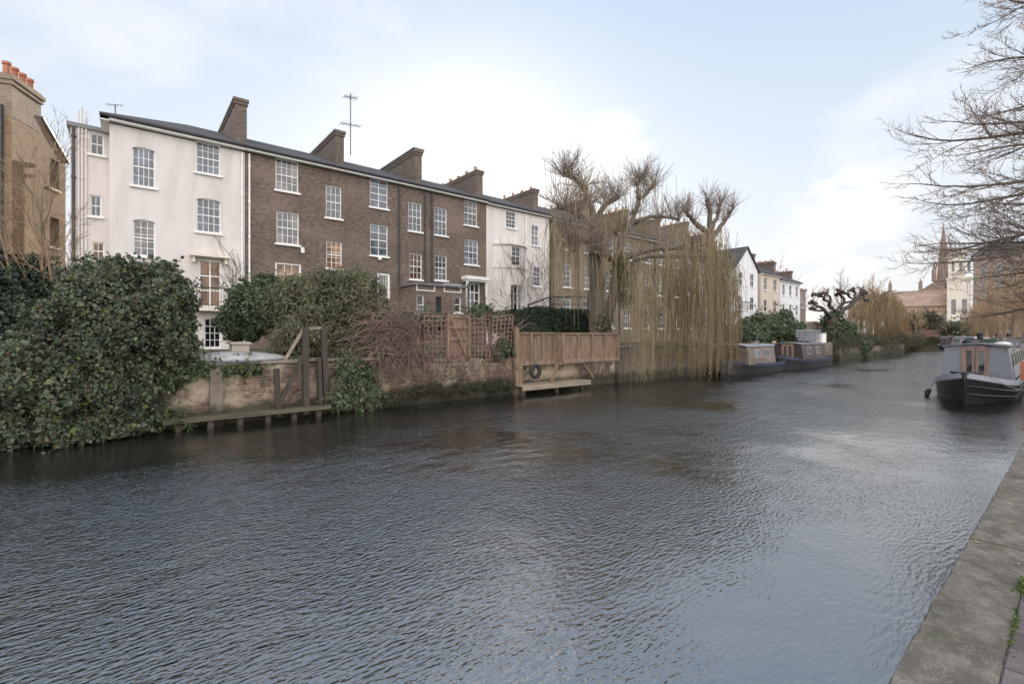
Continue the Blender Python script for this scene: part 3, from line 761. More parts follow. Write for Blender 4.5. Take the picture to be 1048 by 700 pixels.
def build_far():
    g = None
    t = building_box('white_house', 'white gabled house with dark slate roof just right of the hanging willow', 57.1, 63.4, 27, 36, G0, 10.4, 'stucco_cool', roof='front', ridge=2.7, nxw=2, nzw=3)
    m = MB(); m.box(56.6, 58.9, 25.9, 26.99, 5.0, 5.15); obj('balcony', m, M['stone'], t)
    m = MB()
    for i in range(9): m.bar((56.6+i*.28, 25.95, 5.15), (56.6+i*.28, 25.95, 6.1), .035)
    m.bar((56.6,25.95,6.1),(58.9,25.95,6.1),.06); obj('railing', m, M['iron'], t)
    building_box('cream_house', 'cream house with crowded chimney pots beside the white gabled house', 64.3, 70.4, 27, 36, G0, 10.2, 'stucco_cream', nxw=2, chim=[(64.3,65,28,32,9.6,12.9,4), (69.9,70.6,27.6,32,9.6,12.3,5)])
    building_box('white_house', 'plain white house between the cream house and the low brown brick building', 70.6, 77.8, 27, 36, G0, 9.7, 'stucco_cool', nxw=3, chim=[(77,77.7,28,32,9.4,11.7,3)])
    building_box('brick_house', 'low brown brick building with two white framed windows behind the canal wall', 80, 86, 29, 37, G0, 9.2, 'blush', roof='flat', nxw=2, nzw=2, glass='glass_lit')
    building_box('white_house', 'large pale house with end chimneys standing above the pollarded plane tree', 104, 122, 47, 57, G0, 17.0, 'stucco', nxw=4, nzw=4, chim=[(104,105.2,48,53,16.5,20.3,4), (121,122,48,53,16.5,20,4)], roof='gable', ridge=2.2)
    # long sunlit brick hall, church spire, pale tower, dark bridge
    p0, L, rz = orient(905, 972,  150)
    t = thing('brick_hall', 'long sunlit orange brown brick hall with plain pitched roof below the church spire', 'building', (p0.x, p0.y, 0), rz)
    hs = [(1.5+i*2.9, 2.7+i*2.9, 3.5, 8) for i in range(7)]
    m = MB(); facade(m, 0, L, 0, 11, 0, hs, rev=.4); box_walls(m, 0, L, 0, 12, 0, 11)
    m.add([(0,0,11),(0,12,11),(0,6,16)], [(0,1,2)]); m.add([(L,0,11),(L,12,11),(L,6,16)], [(0,1,2)]); obj('wall', m, M['farbrick'], t, True)
    for h in hs: window(t, h, 0, 2, 3, 'glass_dark', 'stone', local=True, sill=False)
    m = MB(); A = [(-.4,-.5,10.8),(L+.4,-.5,10.8),(L+.4,6,16.1),(-.4,6,16.1),(-.4,12.5,10.8),(L+.4,12.5,10.8)]
    m.add(A, [(0,1,2,3),(3,2,5,4)]); obj('roof', m, m_brick('far_tile', (.32,.235,.19), (.38,.28,.23), (.25,.2,.17), bw=.4, rh=.3, sub=.7), t, True)
    for xx in (1.0, 8.5):
        m = MB(); m.box(xx, xx+1, 5.5, 6.5, 14.5, 18.5); m.lathe((xx+.5,6,18.5), [(.5,0),(.3,.6),(.05,1.4)], 8); obj('roof_turret', m, M['spire'], t, True)
    sp = depth(965.5, 175); z = lambda py: zat(py, 175)
    t = thing('church', 'distant brown church with sharp spire rising behind the pale tower', 'church', (sp.x, sp.y, 0))
    m = MB(); w = 2.5; m.box(sp.x-w, sp.x+w, sp.y-w, sp.y+w, 0, z(288)); m.box(sp.x-w-.4, sp.x+w+.4, sp.y-w-.4, sp.y+w+.4, z(288), z(286.5)); obj('tower', m, M['spire'], t)
    m = MB(); m.lathe((sp.x, sp.y, z(286.5)), [(2.3,0),(1.9,z(272)-z(286.5)),(.95,z(250)-z(286.5)),(.1,z(230)-z(286.5))], 8); s = obj('spire', m, M['spire'], t)
    m = MB()
    for a in range(4):
        cx, cy = sp.x + w*math.cos(a*math.pi/2+math.pi/4)*1.3, sp.y + w*math.sin(a*math.pi/2+math.pi/4)*1.3
        m.lathe((cx, cy, z(287)), [(.7,0),(.7,2.5),(.1,7)], 6)
    obj('pinnacle', m, M['spire'], t); m = MB(); m.tube([(sp.x,sp.y,z(233)),(sp.x,sp.y,z(229))], .08, 5); m.bar((sp.x-.6,sp.y,z(230)),(sp.x+.6,sp.y,z(230)),.12); obj('finial', m, M['iron'], s)
    m = MB()
    for dx_, dy_, fx in ((0,-w-.02,1),(-w-.02,0,0)):
        for k in (-1, 1):
            if fx: m.box(sp.x+k*1.3-.5, sp.x+k*1.3+.5, sp.y-w-.08, sp.y-w-.005, z(300), z(291))
            else: m.box(sp.x-w-.08, sp.x-w-.005, sp.y+k*1.3-.5, sp.y+k*1.3+.5, z(300), z(291))
    obj('belfry_louvre', m, M['iron'], t)
    m = MB(); m.box(sp.x-14, sp.x-w-.5, sp.y-4, sp.y+6, 0, z(300)-1); m.add([(sp.x-14,sp.y-4,z(300)-1),(sp.x-14,sp.y+6,z(300)-1),(sp.x-14,sp.y+1,z(292)),(sp.x-w,sp.y-4,z(300)-1),(sp.x-w,sp.y+6,z(300)-1),(sp.x-w,sp.y+1,z(292))], [(0,1,2),(0,2,5,3),(1,4,5,2)]); obj('nave', m, M['spire'], t)
    # pale tower building
    p0, L, rz = orient(969, 994,  140)
    t = thing('stone_tower_house', 'tall pale stone tower building with rows of arched windows by the far bank', 'building', (p0.x, p0.y, 0), rz)
    zt = zat(286, 140); zt2 = zat(260, 140)
    hs = [(.9+i*2.3, 2.0+i*2.3, za, zb) for i in range(3) for za, zb in ((3.2,6),(8,12.5))]
    m = MB(); facade(m, 0, L, 0, zt, 0, hs, rev=.35); box_walls(m, 0, L, 0, 9, 0, zt); m.box(-.2,L+.2,-.2,9.2,zt+.002,zt+.5); obj('wall', m, M['stone'], t, True)
    for h in hs: window(t, h, 0, 2, 3, 'glass_dark', 'stone', local=True, sill=False)
    hs = [(1.0+i*1.7, 1.7+i*1.7, zt+2.2, zt+5) for i in range(3)]
    m = MB(); facade(m, .3, L*.78, zt+.5, zt2, 1, hs, rev=.3); box_walls(m, .3, L*.78, 1, 7, zt+.5, zt2)
    for i in range(5):
        if i % 2 == 0:
            x = .3+i*(L*.78-.3)/5; m.box(x, x+(L*.78-.3)/5, .8, 1.6, zt2+.002, zt2+1.0)
    m.box(0,L*.78+.3,.7,7.3,zt2-.4,zt2); obj('upper_tower', m, M['stone'], t, True)
    for h in hs: window(t, h, 1, 1, 2, 'glass_dark', 'stone', local=True, sill=False)
    # big shaded block behind the right-hand trees
    p0, L, rz = orient(996, 1085,  150)
    t = thing('mansion_block', 'broad shaded brown brick block behind the overhanging branches at far right', 'building', (p0.x, p0.y, 0), rz)
    hs = [(1.5+i*3.3, 2.9+i*3.3, 4+j*4.2, 6.6+j*4.2) for i in range(8) for j in range(5)]
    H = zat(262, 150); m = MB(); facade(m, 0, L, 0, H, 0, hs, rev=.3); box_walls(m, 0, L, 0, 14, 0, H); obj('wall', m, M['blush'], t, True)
    for h in hs: window(t, h, 0, 1, 2, 'glass_dark', 'white', local=True, sill=False)
    m = MB(); m.add([(-.5,-.5,H),(L+.5,-.5,H),(L-3,5,H+4),(3,5,H+4),(-.5,14.5,H),(L+.5,14.5,H)], [(0,1,2,3),(3,2,5,4),(0,3,4),(1,5,2)]); obj('roof', m, M['slate'], t, True)
    # bridge at the end of the water
    t = thing('brick_bridge', 'low dark red brick bridge parapet across the far end of the canal', 'bridge', (143, 21, 0))
    p0 = depth(918, 112); p1 = depth(975, 118); d = (p1-p0); L = d.length; rz = math.atan2(d.y, d.x); t.location = (p0.x, p0.y, 0); t.rotation_euler = (0,0,rz)
    WM[t.name] = Matrix.Translation(Vector((p0.x,p0.y,0))) @ Matrix.Rotation(rz, 4, 'Z')
    m = MB(); n = 18; ow = 7.0; cx = L*.62
    xs = [0, cx-ow/2] + [cx-ow/2+ow*i/n for i in range(1, n)] + [cx+ow/2, L]
    def arc(x):
        u = (x-cx)/(ow/2); return 1.6*math.sqrt(max(0, 1-u*u)) if abs(u) < 1 else -1
    for i in range(len(xs)-1):
        z0, z1 = arc(xs[i]), arc(xs[i+1])
        if i == 0 or i == len(xs)-2: z0 = z1 = -1
        for y in (0, 4): m.add([(xs[i],y,z0),(xs[i+1],y,z1),(xs[i+1],y,3.1),(xs[i],y,3.1)], [(0,1,2,3)])
        m.add([(xs[i],0,z0),(xs[i+1],0,z1),(xs[i+1],4,z1),(xs[i],4,z0)], [(0,1,2,3)]); m.add([(xs[i],0,3.1),(xs[i+1],0,3.1),(xs[i+1],4,3.1),(xs[i],4,3.1)], [(0,1,2,3)])
    obj('arch', m, M['bridge'], t, True); m = MB(); m.box(-.1, L+.1, -.12, .4, 3.102, 3.3); obj('parapet_coping', m, M['bridge'], t, True)
build_far()

# ------------------------------------------------------------------ ground, water, towpath
def struct(o): o['kind'] = 'structure'; return o
def build_ground():
    north = [(-500,13.9),(47,13.9),(75,15),(104,19.5),(128,26),(150,30),(150,-500),(800,-500),(800,800),(-500,800)]
    m = MB(); m.prism(north, -1.5, G0); struct(obj('ground', m, M['earth']))
    south = [(-500,-500),(149.98,-500),(149.98,16),(120,11.5),(70,3.4),(45,1.3),(28,.56),(-500,.56)]
    m = MB(); m.prism(south, -1.5, .52); struct(obj('towpath_verge', m, M['earth']))
    m = MB(); m.add([(-300,-60,0),(300,-60,0),(300,120,0),(-300,120,0)], [(0,1,2,3)]); struct(obj('water', m, M['water'], origin=(0,0,0)))
    # coping stones with worn edges and real joints
    m = MB(); x = -12.4 + .0; y0, y1 = .255, .585
    joints = [5.1 + 2.55*k for k in range(-6, 12)]
    for i in range(len(joints)-1):
        a, b = joints[i]+.012, joints[i+1]-.012; n = 34; rows = [(y1,-.1),(y1,.585),(y1-.012,.604),(y1-.12,.607),(y0+.1,.606),(y0+.008,.604),(y0,.59),(y0,.5)]
        o = len(m.v); jz = random.uniform(-.004,.004); jy = random.uniform(-.006,.006)
        for k in range(n+1):
            xx = a+(b-a)*k/n
            for r,(yy,zz) in enumerate(rows):
                wear = (.0015*math.sin(xx*9+i)+random.uniform(-.003,.003)) if 0 < r < 7 else 0
                m.v.append((xx, yy+jy+(wear-(random.random() < .12)*random.uniform(0,.012) if r in (1,2) else 0), zz+jz+(wear*.35 if 0 < r < 7 else 0)))
        q = len(rows)
        for k in range(n):
            for r in range(q-1): m.f.append((o+k*q+r, o+k*q+r+1, o+(k+1)*q+r+1, o+(k+1)*q+r))
        m.f.append(tuple(o+r for r in range(q))); m.f.append(tuple(o+n*q+r for r in range(q)))
    struct(obj('towpath_kerb', m, M['coping']))
    m = MB()
    x = -2.0
    while x < 30:
        row = 0; y = .25
        while y > -3.0:
            off = .11 if row % 2 else 0
            a, b = x+off, x+off+.212; j = random.uniform(-.004,.004)
            e = .008
            vs = [(a,y-.1,.53),(b,y-.1,.53),(b,y,.53),(a,y,.53),(a,y-.1,.59+j),(b,y-.1,.59+j),(b,y,.59+j),(a,y,.59+j),(a+e,y-.1+e,.598+j),(b-e,y-.1+e,.598+j),(b-e,y-e,.598+j),(a+e,y-e,.598+j)]
            m.add(vs, [(0,1,5,4),(1,2,6,5),(2,3,7,6),(3,0,4,7),(4,5,9,8),(5,6,10,9),(6,7,11,10),(7,4,8,11),(8,9,10,11)])
            y -= .11; row += 1
        x += .22
    struct(obj('towpath', m, M['paver']))
    P = [(random.uniform(2.2, 14), random.uniform(.28,.56), .615) for _ in range(46)]+[(random.uniform(2.2, 9), random.uniform(-.6,.24), .606) for _ in range(30)]
    m = MB(); leaf_cloud(m, P, [(0,0,1)]*len(P), .028, 'ovate', .25, 0); o = obj('fallen_leaves', m, M['willow_far']); props(o, 'small dry fallen leaves scattered on the stone kerb and pavers', 'leaves', kind='stuff')
    # moss and weeds in the joint between kerb and pavers
    m = MB(); P = []; NN = []
    for _ in range(2600):
        xx = random.uniform(1.5, 9); dens = math.sin(xx*2.3)+math.sin(xx*5.1+1)
        if dens < random.uniform(.2, 1.9): continue
        P.append((xx, .246+random.gauss(0,.008), .596+random.uniform(0,.01))); NN.append((0,0,1))
    for _ in range(500):
        xx = 4.38+random.gauss(0,.07); P.append((xx, .235+random.gauss(0,.02), .6+random.uniform(0,.03))); NN.append((0,0,.6))
    leaf_cloud(m, P, NN, .014, 'ovate', .8, 0); o = obj('moss', m, M['ivy_light']); props(o, 'moss and tiny weeds growing in the joint beside the stone kerb', 'moss', kind='stuff')
build_ground()

# ------------------------------------------------------------------ canal wall, ledges, garden edge
def rough_wall(name, label, px0, px1, Y, tops, mat, thick=.45, z0=-.6, cap=None, nz=9, dx=.16, jag=.05, cat='wall'):
    x0, x1 = atY(px0, Y)[0], atY(px1, Y)[0]; n = max(2, int((x1-x0)/dx))
    t = thing(name, label, cat, ((x0+x1)/2, Y, 0))
    m = MB(); o = 0
    def top(x):
        u = (x-x0)/(x1-x0)*(len(tops)-1); i = min(int(u), len(tops)-2); return tops[i]*(1-(u-i))+tops[i+1]*(u-i)
    for i in range(n+1):
        x = x0+(x1-x0)*i/n; tz = top(x)+random.uniform(-jag, jag)
        for j in range(nz+1):
            m.v.append((x, Y+random.uniform(-.02,.02)*(1 if j < nz else .5), z0+(tz-z0)*j/nz))
        m.v.append((x, Y+thick, tz+random.uniform(-.02,.02))); m.v.append((x, Y+thick, z0))
    q = nz+3
    for i in range(n):
        for j in range(q-1): m.f.append((i*q+j, (i+1)*q+j, (i+1)*q+j+1, i*q+j+1))
    m.f.append(tuple(range(q))); m.f.append(tuple(n*q+k for k in range(q)))
    obj('wall_face', m, M[mat], t)
    if cap:
        m = MB(); x = x0
        while x < x1-.1:
            L = min(random.uniform(.5,.8), x1-x); z = top(x+L/2)+random.uniform(.0,.02)+jag
            m.box(x, x+L-.012, Y-.05, Y+thick, z, z+.07); x += L
        obj('coping', m, M[cap], t)
    return t
def build_bank():
    w = rough_wall('canal_wall', 'patchy rendered red brick canal wall under the upturned boat', 60, 384, 13.42, [1.32,1.4,1.42,1.42,1.4], 'redwall', jag=.02, cap='capstone')
    # pilasters
    for px in (221,):
        x = atY(px, 13.3)[0]; m = MB(); m.box(x-.13, x+.13, 13.22, 13.39, -.3, 1.38); obj('pier', m, M['darkwall'], w)
    rough_wall('canal_wall', 'crumbling rubble and brick canal wall under the trellis and brambles', 385, 524, 13.4, [1.25,1.3,1.2,1.35,1.25,1.4,1.1,1.3], 'redwall', jag=.09)
    t = rough_wall('canal_wall', 'brick canal wall under the timber balustrade deck', 525.5, 632, 13.6, [1.08,1.08], 'redwall', jag=.01)
    x = atY(530, 13.3)[0]; m = MB(); m.box(x-.22, x+.16, 13.2, 13.58, -.4, 1.3); obj('pier', m, M['timber'], t)
    rough_wall('canal_wall', 'mottled dark canal wall behind the hanging willow strands', 633, 752, 13.4, [1.55]*4, 'darkwall', jag=.03, cap='lead')
    rough_wall('canal_wall', 'low dark brick canal wall behind the moored narrowboats', 753, 852, 13.45, [1.5]*4, 'darkwall', jag=.02)
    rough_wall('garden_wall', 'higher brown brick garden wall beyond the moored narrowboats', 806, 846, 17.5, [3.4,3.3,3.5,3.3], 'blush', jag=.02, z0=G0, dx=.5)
    t = thing('canal_wall', 'dark brick bank edging beyond the second moored boat round to the far bridge', 'wall', (80, 16, 0)); m = MB()
    for (ax, ay), (bx, by) in (((47,13.5),(75,14.7)), ((75,14.7),(104,19.2)), ((104,19.2),(128,25.7))): m.bar((ax,ay,.0),(bx,by,.0),.5,1.9)
    obj('wall_face', m, M['darkwall'], t)
    # timber ledges just above the water
    t = thing('landing_ledge', 'long low mossy timber ledge along the foot of the rendered wall', 'ledge', at(250, 425, 13.2))
    x0, x1 = atY(166, 12.95)[0], atY(338, 12.95)[0]; m = MB()
    m.box(x0, x1, 12.92, 13.4, .22, .285); obj('top_board', m, M['mossy'], t); m = MB(); m.box(x0, x1, 12.87, 12.918, .19, .30); obj('front_board', m, M['mossy'], t)
    for i in range(6):
        x = x0+.3+(x1-x0-.6)*i/5; m = MB(); m.box(x-.06, x+.06, 12.94, 13.06, -.5, .218); obj('post', m, M['timber_dark'], t)
    # jetty by the deck
    x0, x1 = atY(537, 12.6)[0], atY(601, 12.9)[0]
    t = thing('jetty', 'small low timber jetty below the balustrade deck', 'jetty', (x0, 13, 0))
    for i in range(5):
        m = MB(); y = 12.75+i*.155; m.box(x0+.02*i, x1-.03*i, y, y+.145, .30, .345); obj('deck_board', m, M['timber_h'], t)
    m = MB(); m.box(x0, x1, 12.7, 12.745, .17, .35); obj('front_board', m, M['timber_h'], t)
    for x in (x0+.15, (x0+x1)/2, x1-.4):
        m = MB(); m.box(x-.07, x+.07, 12.8, 12.94, -.5, .298); obj('post', m, M['timber_dark'], t)
    # balustrade deck
    t = thing('deck_balustrade', 'closed vertical board timber balustrade above the jetty', 'balustrade', at(575, 370, 13.3))
    def panel(xa, xb, ya, yb, zt, zb, nposts):
        m = MB(); n = int((Vector((xb,yb))-Vector((xa,ya))).length/.115)
        for i in range(n):
            u = (i+.5)/n; x = xa+(xb-xa)*u; y = ya+(yb-ya)*u; h = random.uniform(-.01,.01)
            m.box(x-.052, x+.052, y+.02, y+.045+random.uniform(0,.006), zb, zt-.04+h)
        obj('board_panel', m, M['timber'], t)
        for z, hh in ((zt, .06), (zb+.05, .16)):
            m = MB(); m.bar((xa,ya-.02,z),(xb,yb-.02,z),.09,hh); obj('rail', m, M['timber'], t)
        for i in range(nposts):
            u = i/(nposts-1); x = xa+(xb-xa)*u; y = ya+(yb-ya)*u; m = MB(); m.box(x-.05, x+.05, y-.075, y+.018, zb-.02, zt-.03); obj('post', m, M['timber'], t)
    xa = atY(530,13.35)[0]; xm = atY(568,13.35)[0]; xb = atY(631,13.0)[0]
    panel(xa, xm-.05, 13.35, 13.35, 2.24, 1.06, 4); panel(xm+.03, xb, 12.95, 12.95, 2.23, 1.10, 5)
    m = MB()
    for i in range(4): m.box(xm-.03, xm-.005, 12.96+i*.1, 13.05+i*.1, 1.12, 2.2)
    m.box(xm-.06, xm+.0, 12.93, 13.33, 2.202, 2.26); obj('board_panel', m, M['timber'], t)
    m = MB(); m.box(xm-.02, xb+.1, 12.98, 14.5, 1.02, 1.11); m.box(xa, xm-.03, 13.3, 14.5, 1.02, 1.1); obj('deck', m, M['timber_h'], t)
    m = MB(); m.box(xa-.16, xa-.02, 13.25, 13.39, -.2, 2.45); obj('corner_post', m, M['timber'], t)
    for (xx, dx) in ((xm-.1, -.45), (xm+1.3, .9)):
        m = MB(); m.bar((xx, 13.1, 1.05), (xx+dx, 12.98 if dx < 0 else 13.3, .36), .1); obj('brace', m, M['timber'], t)
    c = at(548, 378, 13.05); m = MB(); m.torus((c.x, c.y, c.z-.08), .21, .075); o = obj('tyre_fender', m, M['rubber'], smooth=True); props(o, 'old black tyre fender hanging on the wall beside the jetty brace', 'tyre')
    # trellis panels and gate
    def trellis(label, px0, px1, Y, zb, zt, tilt=0):
        x0, x1 = atY(px0, Y)[0], atY(px1, Y)[0]; t = thing('trellis', label, 'trellis', ((x0+x1)/2, Y, zb), 0, 'trellis panels on the canal wall')
        m = MB(); n = int((x1-x0)/.155); k = int((zt-zb)/.155)
        for i in range(n+1): x = x0+(x1-x0)*i/n; m.bar((x+tilt*.1, Y, zb), (x-tilt*.1, Y, zt), .025, .02)
        obj('upright_slats', m, M['trellis'], t); m = MB()
        for j in range(k+1): z = zb+(zt-zb)*j/k; m.bar((x0, Y+.022, z+tilt*.05), (x1, Y+.022, z-tilt*.14), .02, .025)
        obj('cross_slats', m, M['trellis'], t)
        for x in (x0-.04, x1+.04):
            m = MB(); m.bar((x, Y+.04, zb-.3), (x, Y+.04, zt+.12), .07); obj('post', m, M['timber_dark'], t)
    trellis('broken trellis panel tangled in brambles left of the timber gate', 397, 431, 13.5, 1.35, 2.62, .6)
    trellis('small upright trellis panel immediately left of the timber gate', 434, 456, 13.5, 1.3, 2.8)
    trellis('trellis panel immediately right of the timber gate', 482, 501, 13.5, 1.3, 2.75)
    trellis('sagging trellis panel beside the timber balustrade', 504, 524, 13.5, 1.75, 2.85, -.5)
    x0, x1 = atY(458.5,13.42)[0], atY(479.5,13.42)[0]; _, k = atY(469,13.42); zt, zb = zat(323,k), zat(368,k)
    t = thing('timber_gate', 'brown diagonal braced timber gate standing between trellis panels', 'gate', ((x0+x1)/2,13.42,zb))
    m = MB()
    for x in (x0,x1): m.box(x-.05,x+.05,13.38,13.46,zb-.05,zt+.05)
    obj('gate_frame', m, M['timber'], t); m = MB()
    for z in (zb+.03,(zb+zt)/2-.05,(zb+zt)/2+.35,zt-.03): m.box(x0+.052,x1-.052,13.39,13.45,z-.05,z+.05)
    obj('rail', m, M['timber'], t); m = MB(); m.bar((x0+.1,13.375,zt-.1),(x1-.1,13.375,zb+.08),.07,.03,(0,1,0)); obj('brace', m, M['timber'], t)
    m = MB(); n = 7
    for i in range(n): x = x0+.06+(x1-x0-.12)*(i+.5)/n; m.box(x-.04,x+.04,13.462,13.48,zb,zt); 
    obj('board_panel', m, M['trellis'], t)
    x, k = atY(480, 13.3)[0], atY(480,13.3)[1]
    # tall thin poles standing among the trellis
    for px, pt, lab in ((480, 290, 'tall thin pole beside the timber gate'), (497, 296, 'tall thin leaning pole above the trellis right of the gate')):
        c = at(px, pt, 13.7); m = MB(); m.tube([(c.x, 13.7, 1.2), (c.x-.05, 13.7, c.z)], .025, 6); props(obj('garden_pole', m, M['timber_dark']), lab, 'pole')
    # old timber frame
    t = thing('timber_trestle', 'derelict dark timber post frame leaning in front of the rendered wall', 'timber frame', at(310, 415, 13.05))
    def q(px, py, Y=13.05): return at(px, py, Y)
    for a, b, w in ((q(312.5,335),q(313,420),.15), (q(331,333,13.2),q(334,415,13.2),.14), (q(326,367,13.15),q(328,417,13.15),.11), (q(283,377),q(285,418),.12)):
        m = MB(); m.bar(a, (b.x,b.y,.1), w); obj('post', m, M['timber_dark'], t)
    for a, b, w in ((q(286,413),q(311,364),.11), (q(311,336,13.1),q(290,371,13.1),.07), (q(310,337,13.12),q(333,335,13.2),.07), (q(327,372,13.3),q(334,368,13.3),.06)):
        m = MB(); m.bar(a, b, w); obj('brace', m, M['timber_dark'] if w > .1 else M['timber_h'], t)
    # upturned boat on the wall
    t = thing('upturned_boat', 'upturned pale grey boat hull lying along the top of the rendered wall', 'boat', at(245, 371, 13.9))
    xa, xb = atY(196,13.9)[0], atY(293,13.9)[0]; m = MB(); n, k = 22, 12; L = xb-xa
    for i in range(n+1):
        u = i/n; w = .62*(math.sin(math.pi*min(1,max(0.0,u*.9+.1)))**.5); h = .29*(math.sin(math.pi*(.06+.9*u))**.45)*(1-.25*u)
        for j in range(k+1):
            a = math.pi*j/k; m.v.append((xa+L*u, 13.95-w*math.cos(a), 1.5+h*math.sin(a)**.7))
    for i in range(n):
        for j in range(k): m.f.append((i*(k+1)+j,(i+1)*(k+1)+j,(i+1)*(k+1)+j+1,i*(k+1)+j+1))
    m.f.append(tuple(range(k+1))); m.f.append(tuple(n*(k+1)+j for j in range(k+1)))
    obj('hull', m, M['tarp'], t, smooth=True); m = MB(); m.tube([(xa+L*u, 13.95-.64*(math.sin(math.pi*min(1,u*.9+.1))**.5), 1.52) for u in [i/n for i in range(n+1)]], .03, 6); obj('gunwale', m, M['lead'], t)
    m = MB(); c = at(246, 352, 15); m.box(c.x-.2,c.x+.22,15,15.5,G0,c.z-.01); m.box(c.x-.24,c.x+.26,14.95,15.55,c.z-.008,c.z+.05); props(obj('garden_chest', m, M['stucco_cream']), 'small buff garden chest behind the upturned boat', 'chest')
    # estate railing / pergola frame on the terrace by the willow
    t = thing('metal_pergola', 'dark metal railed frame above the clipped hedge beside the second white house', 'pergola', at(575, 335, 20))
    A, B, Cc = at(541,312,20), at(563,304,20), at(602,304,20); m = MB()
    for p in (A,B,Cc): m.bar((p.x,20,G0),p,.07)
    m.bar(A,B,.08); m.bar(B,Cc,.08); m.bar((A.x,20,A.z-.5),(B.x,20,B.z-.55),.05); m.bar((B.x,20,B.z-.45),(Cc.x,20,Cc.z-.45),.05)
    obj('frame', m, M['iron'], t); m = MB()
    for i in range(26): u = i/25; x = A.x+(Cc.x-A.x)*u; m.bar((x,20,G0+.2),(x,20,A.z-.5),.03)
    obj('rails', m, M['iron'], t)
    # terrace fence in front of extension
    t = thing('garden_railing', 'low black railing in front of the brown brick terrace', 'railing', at(400, 318, 24)); m = MB()
    x0, x1 = atY(376,24)[0], atY(424,24)[0]
    for i in range(40): x = x0+(x1-x0)*i/39; m.bar((x,24,G0),(x,24,3.4),.025)
    m.bar((x0,24,3.4),(x1,24,3.4),.05); m.bar((x0,24,2.6),(x1,24,2.6),.03); obj('rails', m, M['iron'], t)
    # mesh fence and white post beyond the boats
    t = thing('white_post_box', 'white painted cabinet standing on the bank beyond the second moored boat', 'cabinet', at(843, 365, 13.6)); x, k = atY(843,13.6)
    m = MB(); m.box(x-.45,x+.45,13.55,14.0,.4,zat(341,k)); obj('cabinet', m, M['white'], t); m = MB(); m.box(x-.5,x+.5,13.5,14.05,zat(341,k)+.002,zat(341,k)+.08); obj('lid', m, M['lead'], t)
    t = thing('bank_railing', 'pale metal railing on the bank beside the white cabinet', 'railing', at(833, 350, 13.7)); m = MB(); x0, x1 = atY(815,13.7)[0], atY(840,13.7)[0]
    for i in range(22): x = x0+(x1-x0)*i/21; m.bar((x,13.7,1.4),(x,13.7,2.5),.04)
    m.bar((x0,13.7,2.5),(x1,13.7,2.5),.06); obj('rails', m, M['bluegrey_l'], t)
    # antenna on the chimney
    c = at(357.5, 97, 28.2); b = at(357.5, 150, 28.2)
    t = thing('television_aerial', 'tall television aerial mast on the chimney of the first brick house', 'aerial', b); m = MB(); m.tube([(c.x,28.0,b.z-.6),(c.x,28.0,c.z)], .035, 6); obj('mast', m, M['lead'], t)
    for z, L in ((c.z-.25,.9),(c.z-1.9,1.3)):
        m = MB(); m.bar((c.x-L/2,27.8,z-.15),(c.x+L/2,28.2,z+.15),.035)
        for i in range(7): u = -.5+i/6; m.bar((c.x+L*u,28-.3+.4*u,z+.3*u),(c.x+L*u,28+.3+.4*u,z+.3*u),.02)
        obj('antenna', m, M['lead'], t)
    c = at(118,108,30); t = thing('television_aerial', 'small television aerial above the left end of the white house roof', 'aerial', (c.x,30,EAVE)); m = MB(); m.tube([(c.x,30,EAVE),(c.x,30,c.z)], .03, 6); obj('mast', m, M['lead'], t)
    m = MB(); m.bar((c.x-.35,30,c.z-.05),(c.x+.3,30,c.z+.08),.025)
    for i in range(5): m.bar((c.x-.3+.13*i,29.85,c.z+.02*i-.05),(c.x-.3+.13*i,30.15,c.z+.02*i-.05),.015)
    obj('antenna', m, M['lead'], t)
build_bank()

